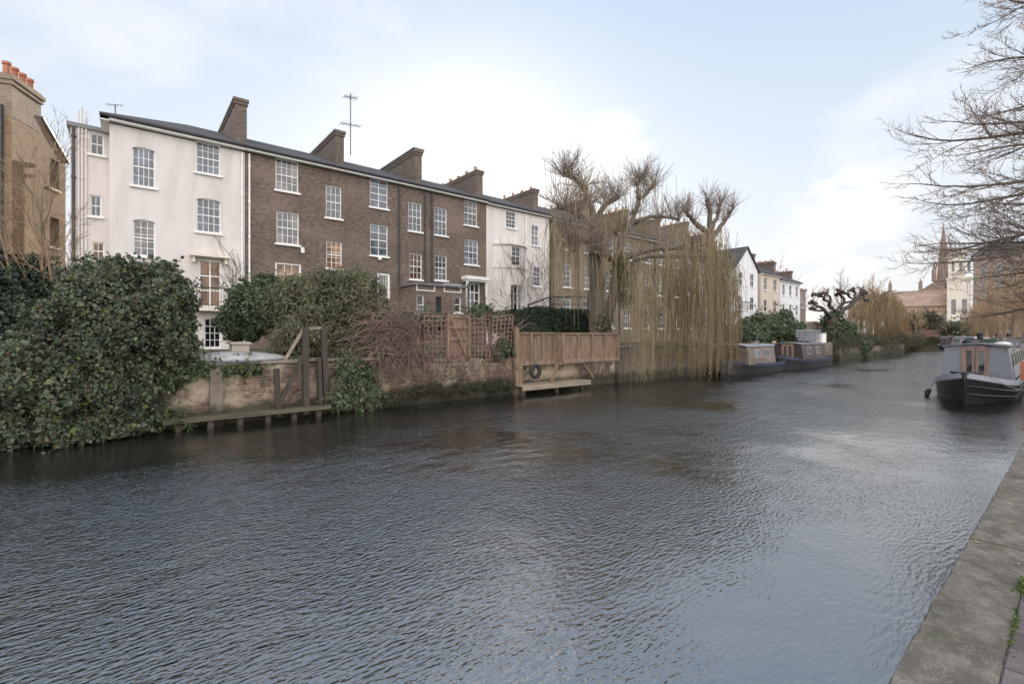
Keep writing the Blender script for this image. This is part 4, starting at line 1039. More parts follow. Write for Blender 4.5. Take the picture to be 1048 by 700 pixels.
# ------------------------------------------------------------------ plants
def build_plants():
    def B(px, py, Y, rx, ry, rz): c = at(px, py, Y); return (c.x, c.y, c.z, rx, ry, rz)
    shrub('ivy_mound', 'huge dark ivy mound spilling over the wall into the water at left', 'ivy', [
        B(125,330,13.5,.95,1.0,1.05), B(75,350,13.4,.85,.9,1.0), B(165,315,13.7,.72,.9,.75), B(110,295,13.9,.75,.9,.62), B(180,350,13.5,.45,.7,.7), B(160,290,13.9,.55,.7,.45),
        B(20,385,13.1,.8,.75,.75), B(60,400,13.0,.7,.65,.75), B(110,400,13.0,.6,.6,.75), B(140,400,13.2,.45,.5,.7), B(10,440,13.1,.9,.6,.3), B(80,440,12.95,.7,.5,.3), B(125,435,13.1,.5,.45,.25), B(-40,400,13.2,.9,.8,.8)],
        72000, .068, M['ivy'], zmin=-.02, zones=(M['ivy_light'], .03), lump=.34, seed=3, shell=.4, core=.66, sprigs=420)
    shrub('evergreen_shrub', 'dark unclipped shrub behind the ivy at the left edge', 'shrub', [B(5,310,17,1.4,1.2,1.2), B(35,305,17,.9,1,.9), B(60,300,17.5,.6,.8,.7), B(10,345,15.5,1.6,1,.8)], 16000, .09, M['yew'], seed=5)
    shrub('leafy_vine', 'sprawling green leaves hanging over the top of the rendered wall', 'vine', [B(200,378,13.35,.35,.15,.15), B(225,380,13.35,.3,.12,.12), B(255,378,13.35,.3,.12,.14), B(170,390,13.3,.4,.2,.25), B(188,432,13.15,.35,.2,.10), B(160,425,13.2,.3,.2,.15)], 3200, .06, M['laurel'], seed=8, zones=(M['ivy_light'],.2))
    shrub('evergreen_shrub', 'glossy green rounded shrub behind the upturned boat', 'shrub', [B(258,318,16.5,.75,.8,.8), B(275,305,17,.8,.8,.7), B(240,330,17.5,.5,.7,.6)], 15000, .075, M['laurel'], seed=9, zmin=G0)
    shrub('evergreen_shrub', 'tall feathery olive green shrub above the derelict timber frame', 'shrub', [B(330,320,15.2,1.2,1.0,1.1), B(360,310,15.0,.9,1,1.0), B(300,315,15.6,.9,.9,.9), B(345,350,14.6,1.0,.8,.8), B(355,375,13.8,.7,.6,.6), B(368,395,13.35,.5,.4,.55), B(345,398,13.3,.4,.35,.4), B(378,410,13.25,.35,.3,.3), B(355,290,15,.85,.8,.5), B(325,292,15.2,.7,.8,.5), B(375,345,14.4,.5,.7,.7), B(378,320,14.6,.6,.7,.8), B(305,350,14.8,.8,.8,.7)],
        46000, .11, M['sage'], 'narrow', seed=11, zmin=-.02, jit=.9, core=.5)
    shrub('ivy_mound', 'ivy curtain hanging from the wall to the water beside the timber frame', 'ivy', [B(362,390,13.3,.55,.35,.55), B(350,408,13.2,.4,.3,.35), B(375,405,13.25,.35,.3,.4)], 7500, .075, M['laurel'], seed=12, zmin=-.02)
    # clipped hedges
    for i, (p0, p1, top, lab) in enumerate(((528,548,318,'clipped dark hedge block behind the left end of the balustrade'), (549,566,315,'taller clipped dark hedge block behind the balustrade'), (567,606,317,'long clipped dark hedge block left of the willow trunk'))):
        Y = 16.5; a, b = atY(p0,Y)[0], atY(p1,Y)[0]; zt = at((p0+p1)/2, top, Y).z
        P = []; NN = []
        for _ in range(7000 if i < 2 else 9000):
            s = random.random(); x = random.uniform(a,b); y = random.uniform(Y,Y+1.1); z = random.uniform(G0,zt)
            if s < .55: y = Y+random.uniform(-.03,.12); n = (0,-1,0)
            elif s < .8: z = zt+random.uniform(-.12,.04); n = (0,0,1)
            else: x = (a if s < .9 else b)+random.uniform(-.05,.05); n = (-1 if s < .9 else 1,0,0)
            P.append((x,y,z)); NN.append(n)
        t = thing('clipped_hedge', lab, 'hedge', ((a+b)/2,Y,G0), 0, 'clipped hedge blocks'); m = MB(); leaf_cloud(m,P,NN,.075,'ovate',.6); obj('foliage', m, M['yew'], t)
        m = MB(); m.box(a+.15,b-.15,Y+.15,Y+.95,G0,zt-.15); obj('stems', m, M['core'], t)  # dark box put in for the shade inside the hedge, not real stems
    # low growth behind the trellis
    shrub('evergreen_shrub', 'bushy green growth behind the trellis right of the gate', 'shrub', [B(492,322,14.6,.5,.5,.35), B(510,330,14.2,.5,.4,.4), B(440,330,14.6,.6,.5,.35), B(515,355,13.6,.35,.25,.35)], 9000, .07, M['laurel'], seed=14, zmin=1.2)
    shrub('waterside_shrub', 'scraggly grey green growth at the water foot of the rubble wall', 'shrub', [B(px_, py_, 13.12+random.uniform(-.05,.1), random.uniform(.2,.4), .22, random.uniform(.12,.3)) for px_, py_ in ((392,412),(404,407),(415,404),(426,401),(436,399),(444,396),(452,399),(460,400),(468,395),(476,398),(486,396),(495,394),(504,396),(512,392),(520,394))], 13000, .05, M['shrub_far'], 'narrow', seed=15, zmin=-.02, jit=1, shell=.7, lump=.4)
    # brambles
    m = MB()
    for _ in range(620):
        px = random.uniform(378, 430) if random.random() < .8 else random.uniform(455, 528); py = random.uniform(325, 372)
        p = at(px, py, 13.3+random.uniform(-.1,.5)); p.z = min(p.z, 2.75)
        d = Vector((random.gauss(0,1),random.gauss(0,.4),random.gauss(.4,.8))).normalized(); pts = [p.copy()]
        for i in range(6): d = (d+Vector((random.gauss(0,.25),random.gauss(0,.15),random.gauss(0,.2)-.22))).normalized(); p = p+d*.19; pts.append(p.copy())
        m.tube(pts, [.008]*4+[.005]*3, 3, False)
    for _ in range(200):
        px = random.uniform(385, 525); p = at(px, 366, 13.25); pts = [p.copy()]; d = Vector((random.gauss(0,.3),-.2,-1)).normalized()
        for i in range(5): d = (d+Vector((random.gauss(0,.25),random.gauss(0,.08),-.1))).normalized(); p = p+d*.15; pts.append(p.copy())
        m.tube(pts, .006, 3, False)
    P = [m.v[random.randrange(len(m.v))] for _ in range(4500)]
    t = thing('bramble_thicket', 'tangled leafless purple brown bramble thicket smothering the rubble wall', 'brambles', (8.5,13.4,1.2))
    obj('stems', m, M['bramble'], t); l = MB(); leaf_cloud(l, P, [(0,-1,.3)]*len(P), .05, 'ovate', .9); obj('foliage', l, M['shrub_far'], t)
    # climbing plant sticks on the white house
    m = MB()
    for k in range(26):
        p = Vector((4.2+random.uniform(-.25,.2), YF-.05, random.uniform(2.5,5.5))); pts=[p.copy()]; d = Vector((random.uniform(-.7,.3),0,1)).normalized()
        for i in range(5): d = (d+Vector((random.gauss(0,.3),0,random.gauss(0,.2)))).normalized(); p = p+d*.4; p.y = YF-.05; pts.append(p.copy())
        m.tube(pts, .012, 3, False)
    props(obj('bare_climber', m, M['twig']), 'bare climber stems on the right edge of the large white house', 'climber')
    m = MB()
    for k in range(90):
        x = random.uniform(20.2, 26); p = Vector((x, YF-.85 if x < 23.3 else YF-.06, random.uniform(3,7))); y0 = p.y; pts=[p.copy()]; d = Vector((random.uniform(-.7,.7),0,1)).normalized()
        for i in range(6): d = (d+Vector((random.gauss(0,.3),0,random.gauss(0,.2)))).normalized(); p = p+d*.45; p.y = y0; pts.append(p.copy())
        m.tube(pts, .014, 3, False)
    props(obj('bare_climber', m, M['twig']), 'bare climber stems spread over the second white house', 'climber')
    # sapling at left
    base = at(52, 300, 16.2); base.z = G0
    P = dict(seg=[7,6,4,3], wob=[.05,.12,.2,.25], up=[.02,.07,.08,.06], sides=[6,4,3,3], n=[9,5,4], t0=[.3,.15,.1], ang=[32,35,35], lr=[.5,.5,.5], rr=[.45,.5,.55], rmin=.006, split=1)
    t = thing('sapling', 'thin bare multi stemmed sapling in front of the sunlit brick house', 'tree', base); a, b = MB(), MB()
    for dx_, l in ((0,5.2),(.15,4.4),(-.3,4.6)): grow((a,b), base+Vector((dx_,0,0)), Vector((dx_*.4+random.uniform(-.1,.05),0,1)), l*.8, .045, 0, P)
    obj('trunk', a, M['bark_warm'], t); obj('crown', b, M['bark_warm'], t)
    # shrubs beyond boats
    shrub('evergreen_shrub', 'broad dark green bushes behind the first moored boat', 'shrub', [B(775,338,16,2.2,1.5,1.1), B(795,335,16,1.9,1.5,1.3), B(762,345,15.5,1.5,1.5,.9), B(808,342,15.5,1.3,1.3,.9)], 15000, .13, M['laurel'], seed=21, zmin=1.3)
    shrub('evergreen_shrub', 'dark ivy clad bush under the pollarded plane tree', 'shrub', [B(860,345,15.5,2.0,1.5,1.5), B(872,355,14.5,1.8,1.3,1.1), B(853,340,16,1.2,1.2,2)], 9000, .15, M['laurel'], seed=22, zmin=.1)
    shrub('evergreen_shrub', 'low brown green bank growth left of the far willow', 'shrub', [B(885,352,17,2.5,1.6,1.2), B(905,352,19,3,1.6,1.2), B(920,350,21.5,3,2,1.5)], 9000, .2, M['shrub_far'], seed=23, zmin=.1)
    for k in range(16):
        u = k/15*80; c = Vector((48+u, 13.3+(u*.046 if u < 27 else 1.3+(u-27)*.155), .8))
        if k % 3 == 0: shrub('bank_shrub', ('trailing brown green growth on the bank under the plane tree', 'trailing growth on the bank left of the golden far willow', 'trailing growth at the foot of the golden far willow', 'trailing growth right of the golden far willow foot', 'trailing growth on the bank approaching the far bridge', 'last trailing growth before the far bridge')[k//3], 'shrub', [(c.x+2.2*j,c.y+.16*j+.3,c.z+random.uniform(-.3,.5),2.0,.7,random.uniform(.6,1.3)) for j in range(8)], 7000, .15, M['shrub_far'], 'narrow', seed=50+k, group='trailing bank growth', zmin=.02)
    for k, (px, py, fw, r, lab) in enumerate(((925,333,125,3.2,'olive bush in front of the sunlit brick hall'), (945,330,124,3.4,'taller green bush before the brick hall near the pale tower'), (957,338,120,2.6,'dark low bush beside the far bridge'),
                          (983,338,105,2.6,'dark green bush below the pale stone tower'), (1003,334,92,2.2,'small round dark green bush at the far right bank'))):
        c = depth(px, fw, zat(py, fw)); shrub('bank_shrub', lab, 'shrub', [(c.x,c.y,c.z,r*1.2,r,r*.8),(c.x+r,c.y+r*.5,c.z-.6,r,r,r*.6)], 4200, .3, M['shrub_far'] if k != 4 else M['yew'], seed=30+k, group='bushes along the far bank', zmin=.4)
build_plants()

def shoots(mb, p, n, L, r, spread=.8, up=.5, seg=4):
    for _ in range(n):
        d = Vector((random.gauss(0,spread),random.gauss(0,spread),up+random.random())).normalized(); q = p.copy(); pts=[q.copy()]; l = L*random.uniform(.4,1.15)
        for i in range(seg): d = (d+perp(d)*.14+Vector((0,0,.06))).normalized(); q = q+d*l/seg; pts.append(q.copy())
        mb.tube(pts, [r]+[r*.8]*(seg-2)+[r*.55,r*.4], 3, False)
        if random.random() < .6:
            q = pts[2]; d2 = (d+perp(d)*.6).normalized(); mb.tube([q,q+d2*l*.3,q+d2*l*.5+Vector((0,0,.05))], [r*.6,r*.5,r*.35], 3, False)
def limb(mb, pts, r0, r1, n=8, sub=4, wob=.05):
    pts = [Vector(p) for p in pts]; out = []
    for i in range(len(pts)-1):
        for k in range(sub): out.append(pts[i].lerp(pts[i+1], k/sub)+(perp(Vector((0,0,1)))*wob if (i or k) else Vector()))
    out.append(pts[-1]); N_ = len(out)
    mb.tube(out, [r0+(r1-r0)*(i/(N_-1))**.8*1.0 + random.uniform(-.05,.1)*r1 for i in range(N_)], n, True); return out
def strands(mb, tops, zlow, wid=.011, leafn=None, sway=.25):
    for p in tops:
        q = Vector(p); z1 = zlow(q); L = q.z-z1
        if L < .4: continue
        a = random.uniform(0,6.28); out = random.uniform(.05,.5); n = 9; pts=[]; sx, sy = math.cos(a)*out, math.sin(a)*out
        w1, w2, ph = random.uniform(-1,1)*sway, random.uniform(-1,1)*sway, random.uniform(0,6)
        for i in range(n+1):
            t = i/n; pts.append((q.x+sx*math.sin(min(1,t*2.2)*1.57)+w1*.15*math.sin(3*t+ph), q.y+sy*math.sin(min(1,t*2.2)*1.57)+w2*.15*math.sin(2.5*t), q.z+.12*math.sin(min(1,t*5)*3.14)-L*t))
        mb.tube(pts, [wid*1.2]*3+[wid]*4+[wid*.7]*(n-6), 3, False)
def build_willows():
    # main pollarded willow
    base = at(612, 345, 15.0); base.z = G0; x0, y0 = base.x, base.y
    t = thing('willow_tree', 'big pollarded willow with thick ribbed trunk left of the row of hanging strands', 'tree', base)
    a, b = MB(), MB()
    Q = lambda px, py, Y=15.0: at(px, py, Y)
    limb(a, [base-Vector((0,0,.3)), Q(611,300), Q(610,262), Q(609,235)], .42, .30, 12)
    limb(a, [base+Vector((.7,.3,-.3)), Q(628,300,15.4), Q(632,268,15.4)], .27, .22, 10)
    heads = []
    LB = [([Q(609,235),Q(600,225),Q(585,215,14.6),Q(574,212,14.4)],.26,.14), ([Q(609,237),Q(607,215),Q(598,192,15.2)],.26,.15), ([Q(609,235),Q(617,212),Q(632,202,15)],.22,.13),
          ([Q(610,250),Q(590,245,14.4),Q(582,232,14),Q(586,255,13.8)],.2,.14), ([Q(632,268,15.4),Q(636,245,15.4),Q(648,225,15.4),Q(654,205,15.4),Q(668,192,15.4)],.24,.12),
          ([Q(648,228,15.4),Q(665,222,15.2),Q(678,222,15),Q(694,225,15)],.17,.1), ([Q(632,266,15.4),Q(655,258,15),Q(675,254,14.6),Q(700,254,14.4),Q(718,250,14.4)],.24,.14),
          ([Q(654,205,15.4),Q(652,193,15.4),Q(655,184,15.6)],.13,.09), ([Q(598,192),Q(588,183,15.2),Q(577,180,15.2)],.14,.08), ([Q(610,245),Q(622,240,16),Q(640,235,16.5)],.2,.1),
          ([Q(632,270,15.4),Q(622,262,14.5),Q(608,258,14)],.2,.12)]
    for pts, r0, r1 in LB:
        o = limb(a, pts, r0*.8, r1*.72, 8); heads += [o[-1], o[-3], o[len(o)//2+1]]; r1 *= .7
        e = o[-1]; ico(a, e, (r1*1.5,)*3, 8, 6)
    obj('trunk', a, M['bark'], t, smooth=True, origin=base)
    for h in heads: shoots(b, h, 42, 1.55, .010, .95, .25, 5)
    for pts, r0, r1 in LB:
        for wi in range(6):
            w = Vector(pts[-1]) if wi < 3 else Vector(pts[-2]).lerp(Vector(pts[-1]), random.random()); grow((b,b), w, Vector((random.gauss(0,.6),random.gauss(0,.5),(.3+random.random()))), 1.05, .025, 0, dict(seg=[4,4,3], wob=[.2,.25,.3], up=[.06,.05,.05], sides=[4,3,3], n=[6,4], t0=[.15,.1], ang=[38,38], lr=[.6,.5], rr=[.5,.6], rmin=.008, split=0))
    obj('crown', b, M['twig'], t, origin=base)
    s = MB(); tops = []
    for h in heads:
        if h.x < Q(700,250).x:
            for _ in range(10): tops.append((h.x+random.gauss(0,.7), h.y+random.gauss(-.2,.5), h.z+random.uniform(-.1,.5)))
    strands(s, tops, lambda q: q.z-random.uniform(.8,3.6), .010)
    # left curtain at px 562-600 and by the trunk
    tops = []
    for _ in range(55): p = Q(random.uniform(563,590), random.uniform(222,250), random.uniform(13.8,15)); tops.append(p)
    strands(s, tops, lambda q: random.uniform(3.0,6.0), .010)
    tops = []
    for _ in range(110): tops.append(Q(random.uniform(600,672), random.uniform(225,275), random.uniform(13.2,15.6)))
    strands(s, tops, lambda q: q.z-random.uniform(1,5), .0085, sway=1.2)
    obj('hanging_strands', s, M['willow'], t, origin=base)
    # ivy on the trunk
    P_, N_ = blob_points([(*Q(640,290,15.2),.7,.5,1.3), (*Q(635,270,15.2),.5,.4,.7), (*Q(618,330,14.6),.5,.4,.5)], 5200, .5, .2, 4)
    m = MB(); leaf_cloud(m, P_, N_, .08, 'ovate', .7); o = obj('foliage', m, M['sage'], t, origin=base); o['label'] = 'grey green ivy on the willow stem'
    # weeping willow with the long curtain
    base = at(733, 345, 15.6); base.z = G0
    t = thing('willow_tree', 'weeping willow whose long straw coloured curtain of strands touches the water', 'tree', base); a, b, s = MB(), MB(), MB()
    q = lambda px, py, Y=15.6: at(px, py, Y)
    limb(a, [base-Vector((0,0,.3)), q(731,300), q(728,262), q(727,240)], .42, .3, 12)
    hh = []
    for pts, r0, r1 in (([q(727,240),q(716,232),q(706,222),q(700,215)],.2,.1), ([q(727,240),q(727,222),q(724,205)],.22,.12), ([q(728,245),q(740,228),q(750,213)],.2,.1), ([q(727,236),q(735,220),q(738,206)],.16,.09),
                        ([q(728,262),q(715,256,15),q(700,250,14.4),q(680,255,14)],.22,.12), ([q(728,262),q(738,258,15),q(748,262,14.4)],.18,.1), ([q(728,265),q(720,260,14.4),q(712,262,13.6)],.2,.1), ([q(728,268),q(700,262,14.2),q(665,262,13.8),q(650,266,13.6)],.2,.08)):
        o = limb(a, pts, r0, r1, 8); hh.append(o)
        ico(a, o[-1], (r1*1.4,)*3, 8, 6)
    obj('trunk', a, M['bark'], t, smooth=True, origin=base)
    for o in hh[:4]:
        for h in (o[-1], o[-3], o[len(o)//2]): shoots(b, h, 30, 1.35, .015, .7, .5)
    for o in hh[4:]: shoots(b, o[-1], 10, 1.0, .016, .8, .2)
    obj('crown', b, M['twig'], t, origin=base)
    tops = []
    clumps = [(random.uniform(0,1)**.6, random.uniform(12.0,13.25), random.uniform(-8,30)) for _ in range(58)]
    for _ in range(1050):
        if random.random() < .82: cu, cY, cz = random.choice(clumps); u = min(1,max(0,random.gauss(cu,.014))); Y = min(13.3, random.gauss(cY,.18))
        else: u, Y, cz = random.random()**.75, random.uniform(12.0,13.3) if random.random() < .7 else random.uniform(13.9,15.5), random.uniform(-5,25)
        px = 642+114*u
        if u > .6 and random.random() < .55: Y = random.uniform(10.9, 12.2)
        ytop = 296-44*math.sin(math.pi*min(1,u*.72))+cz*1.3+random.gauss(0,12)
        tops.append(at(px, ytop, Y))
    def low(p):
        r = random.random()
        z = random.uniform(.03,.5) if r < .38 else (random.uniform(.4,2.6) if r < .72 else random.uniform(2,5)); return z + max(0, 1.3*math.sin(p.x*1.7+p.y))*(1 if p.x < 21 else .4)
    strands(s, tops, low, .0085, sway=1.3)
    LP = []
    for _ in range(9000):
        i = random.randrange(len(s.v)); v = s.v[i]; LP.append((v[0]+random.gauss(0,.015), v[1]+random.gauss(0,.015), v[2]-random.uniform(0,.4)))
    LP = [p for p in LP if p[2] > .03]
    leaf_cloud(s, LP, [(0,-1,0)]*len(LP), .075, 'narrow', 1, 1.5)
    obj('hanging_strands', s, M['willow'], t, origin=base)
    # far willow
    base = at(897, 345, 19.0); base.z = .8
    t = thing('willow_tree', 'far weeping willow with golden brown dome reaching the water beyond the plane tree', 'tree', base); a, s = MB(), MB()
    limb(a, [base-Vector((0,0,.6)), base+Vector((.2,0,3)), base+Vector((0,0,6))], .45, .25, 8)
    tops = []
    for _ in range(24):
        an = random.uniform(0,6.28); rr = random.uniform(.5,1)*4.2; e = base+Vector((rr*math.cos(an), rr*math.sin(an)*.8, random.uniform(5.2,8.2)))
        limb(a, [base+Vector((0,0,4.5)), base.lerp(e,.5)+Vector((0,0,3.4)), e], .15, .05, 5, 3)
        for _ in range(60):
            an = random.uniform(0,6.28); r_ = random.random()**.5; tops.append((base.x+4.4*r_*math.cos(an), base.y+3.6*r_*math.sin(an), base.z+3.0+5.0*math.sqrt(max(0,1-r_*r_))*random.uniform(.75,1.05)))
    obj('trunk', a, M['bark'], t, smooth=True, origin=base)
    strands(s, tops, lambda q: max(.05, random.uniform(.05, q.z-.8)), .015, sway=1.2); obj('hanging_strands', s, M['willow_far'], t, origin=base)
    # pollarded plane
    base = at(853, 345, 16); base.z = G0
    t = thing('plane_tree', 'pollarded plane tree with knobbly dark fists beyond the second moored boat', 'tree', base); a, b = MB(), MB(); q = lambda px, py, Y=16: at(px, py, Y)
    limb(a, [base-Vector((0,0,.3)), q(852,340), q(851,330), q(856,322)], .75, .5, 10)
    for pts, r0, r1 in (([q(856,322),q(868,314),q(880,303),q(884,301)],.42,.2), ([q(853,328),q(845,320),q(838,313),q(832,310)],.3,.16), ([q(856,322),q(850,312),q(842,304),q(836,302)],.25,.15), ([q(862,318),q(862,306),q(859,299)],.22,.17),
                        ([q(868,314),q(872,306),q(868,300)],.2,.15), ([q(875,308),q(876,300),q(873,297)],.18,.14), ([q(850,316),q(848,306),q(847,299)],.18,.14), ([q(845,318),q(836,318),q(830,316)],.16,.12), ([q(878,305),q(884,306),q(888,309)],.15,.11), ([q(856,320),q(864,310),q(879,306),q(882,296)],.2,.13)):
        r0 *= .72; r1 *= .66; o = limb(a, pts, r0, r1, 7, 3, .16)
        for h in (o[-1], o[-2]): 
            for _ in range(5): ico(a, h+Vector((random.gauss(0,.16),random.gauss(0,.16),random.uniform(-.1,.25))), (r1*random.uniform(.8,1.7),r1*random.uniform(.8,1.7),r1*random.uniform(.8,1.6)), 7, 5, .35)
            shoots(b, h, 7, .8, .02, .8, .4)
    obj('trunk', a, M['timber_dark'], t, smooth=True, origin=base); obj('crown', b, M['twig'], t, origin=base)
build_willows()

def build_bare_trees():
    # far bare trees
    g = 'leafless trees along the far bank'
    PF = dict(P_TREE, seg=[5,5,4,3], wob=[.06,.14,.2,.25], up=[.02,.07,.08,.07], sides=[7,5,3,3], n=[8,7,8], t0=[.25,.15,.1], ang=[40,40,38], lr=[.55,.5,.5], rr=[.5,.45,.5], rmin=.014, split=2)
    def T(name, lab, px, fw, z0, h, tw, rmin=.014, r=.22, bk='bark'):
        p = depth(px, fw, z0); P = dict(PF, rmin=rmin); return bare_tree(name, lab, p, h*.62, r, P, M[bk], M[tw], g)
    T('bare_tree', 'slender leafless tree rising behind the cream and white houses', 803, 95, G0, 17.5, 'twig', .02)
    T('bare_tree', 'leafless tree behind the large pale house, left of the golden willow', 862, 100, G0, 15, 'twig', .02)
    T('bare_tree', 'warm brown leafless tree above the golden far willow', 892, 82, G0, 11.5, 'twig_warm', .018)
    T('bare_tree', 'spreading leafless tree just right of the golden far willow', 908, 92, G0, 11.5, 'twig_warm', .018)
    T('bare_tree', 'reddish leafless tree between the pale house and far willow', 880, 108, G0, 14.5, 'twig_warm', .02)
    T('bare_tree', 'small leafless tree in front of the sunlit brick hall', 938, 112, .6, 9.5, 'twig_warm', .02)
    T('bare_tree', 'straw coloured leafless tree on the far bank just right of the pale tower', 1003, 84, .6, 9.5, 'twig_warm', .02)
    T('bare_tree', 'straw coloured leafless tree behind the dark boats at far right', 1016, 66, .6, 10, 'twig_warm', .016)
    T('bare_tree', 'tall straw coloured leafless tree near the right edge of the view', 1036, 54, .6, 10, 'twig_warm', .014)
    T('bare_tree', 'dense straw coloured leafless tree at the right edge above the boats', 1052, 44, .6, 9, 'twig_warm', .013)
    # straw-like drooping willow at right edge
    for k, (px, fw, h, lab) in enumerate(((1028, 62, 7.5, 'golden drooping willow on the right bank behind the grey narrowboat'), (1058, 46, 7.5, 'golden drooping willow cut off by the right edge'), (1010, 84, 7, 'small golden drooping willow beside the pale stone tower'))):
        base = depth(px, fw, .6); t = thing('willow_tree', lab, 'tree', base); a, s = MB(), MB()
        limb(a, [base, base+Vector((0,0,h*.6))], .25, .15, 7); tops = []
        for _ in range(16):
            an = random.uniform(0,6.28); rr = random.uniform(.4,1)*3.0; e = base+Vector((rr*math.cos(an), rr*math.sin(an), h*random.uniform(.65,1)))
            limb(a, [base+Vector((0,0,h*.5)), base.lerp(e,.5)+Vector((0,0,h*.35)), e], .1, .04, 5, 3)
            for _ in range(26): tops.append((e.x+random.gauss(0,.7), e.y+random.gauss(0,.7), e.z+random.uniform(-.8,.5)))
        obj('trunk', a, M['bark_warm'], t, smooth=True, origin=base); strands(s, tops, lambda q: random.uniform(.8,4.5), .012, sway=1.2); obj('hanging_strands', s, M['willow_far'], t, origin=base)
    # overhanging tree on the towpath: trunk outside the frame, limbs reaching over the water
    random.seed(21)
    base = Vector((17.5, -3.2, .5)); t = thing('plane_tree', 'large leafless tree on the towpath whose branches reach in from the right over the water', 'tree', base); a, b = MB(), MB()
    limb(a, [base, base+Vector((.1,.1,4)), base+Vector((-.1,.2,8)), base+Vector((0,.3,12))], .42, .2, 12)
    PB = dict(seg=[9,6,5,4], wob=[.07,.14,.2,.26], up=[.012,.035,.05,.06], sides=[7,5,4,3], n=[14,7,5], t0=[.36,.14,.12], ang=[38,40,42], lr=[.34,.50,.52], rr=[.40,.5,.6], rmin=.0068, split=2, taper=.28)
    tg = [(1.5,3.0,(915,192)), (3.6,4.6,(930,250)), (4.2,6.3,(975,98)), (6.0,8.6,(985,15)), (3.2,5.0,(1000,315)), (5.2,7.4,(968,58)), (3.0,5.8,(925,135+70)), (2.5,4.0,(950,290)), (5.0,9.4,(1010,-30)), (4.5,5.2,(960,150)), (2.0,4.4,(1020,340)), (4.0,6.0,(1010,100)), (0,0,(925,262)), (0,0,(940,225)), (0,0,(965,320)), (0,0,(985,290)), (0,0,(1005,230)), (0,0,(980,180)), (0,0,(1015,60)), (0,0,(1000,265))]
    for i, (h0, _, (px, py)) in enumerate(tg):
        h0 = 3.5+.52*i if i < 8 else 6+i*.3
        fw = random.uniform(11.5, 15.5); e = depth(px, fw, zat(py, fw)); st = Vector((17.5,-3.1,max(3.4, min(11, e.z*.62+2.4))))
        d = e-st; L = d.length
        grow((a,b), st, d.normalized()+Vector((0,0,-.03)), L*.80, .095, 0, PB)
    obj('trunk', a, M['bark'], t, smooth=True, origin=base); obj('crown', b, M['twig'], t, origin=base)
build_bare_trees()

# ------------------------------------------------------------------ boats
def hull_mesh(L, bw, zs, zb, bowl=3.2, sternl=1.2, zw=-.35, nose=.03, k0=0.0, k1=1.0):
    """stations along +x, bow at x=0. k0,k1: which band of the side height (0 water .. 1 gunwale)"""
    st = [0,.08,.25,.5,.85,1.3,1.8,2.4,bowl,L-sternl,L-sternl*.5,L-.1,L]
    out = []
    for x in st:
        if x <= bowl: u = x/bowl; w = nose+(bw-nose)*math.sin(u*math.pi/2)**.75; z = zs+(zb-zs)*(1-u)**1.6; lw = nose*.5+(bw*.96-nose)*math.sin(max(0,(x-.25)/(bowl-.25))*math.pi/2)**.9 if x > .25 else nose*.5
        elif x >= L-sternl: u = (L-x)/sternl; w = bw*(.55+.45*u**.5); z = zs+.06*(1-u); lw = w*.9
        else: w = bw; z = zs; lw = bw*.96
        out.append((x, w, lw, z))
    return out
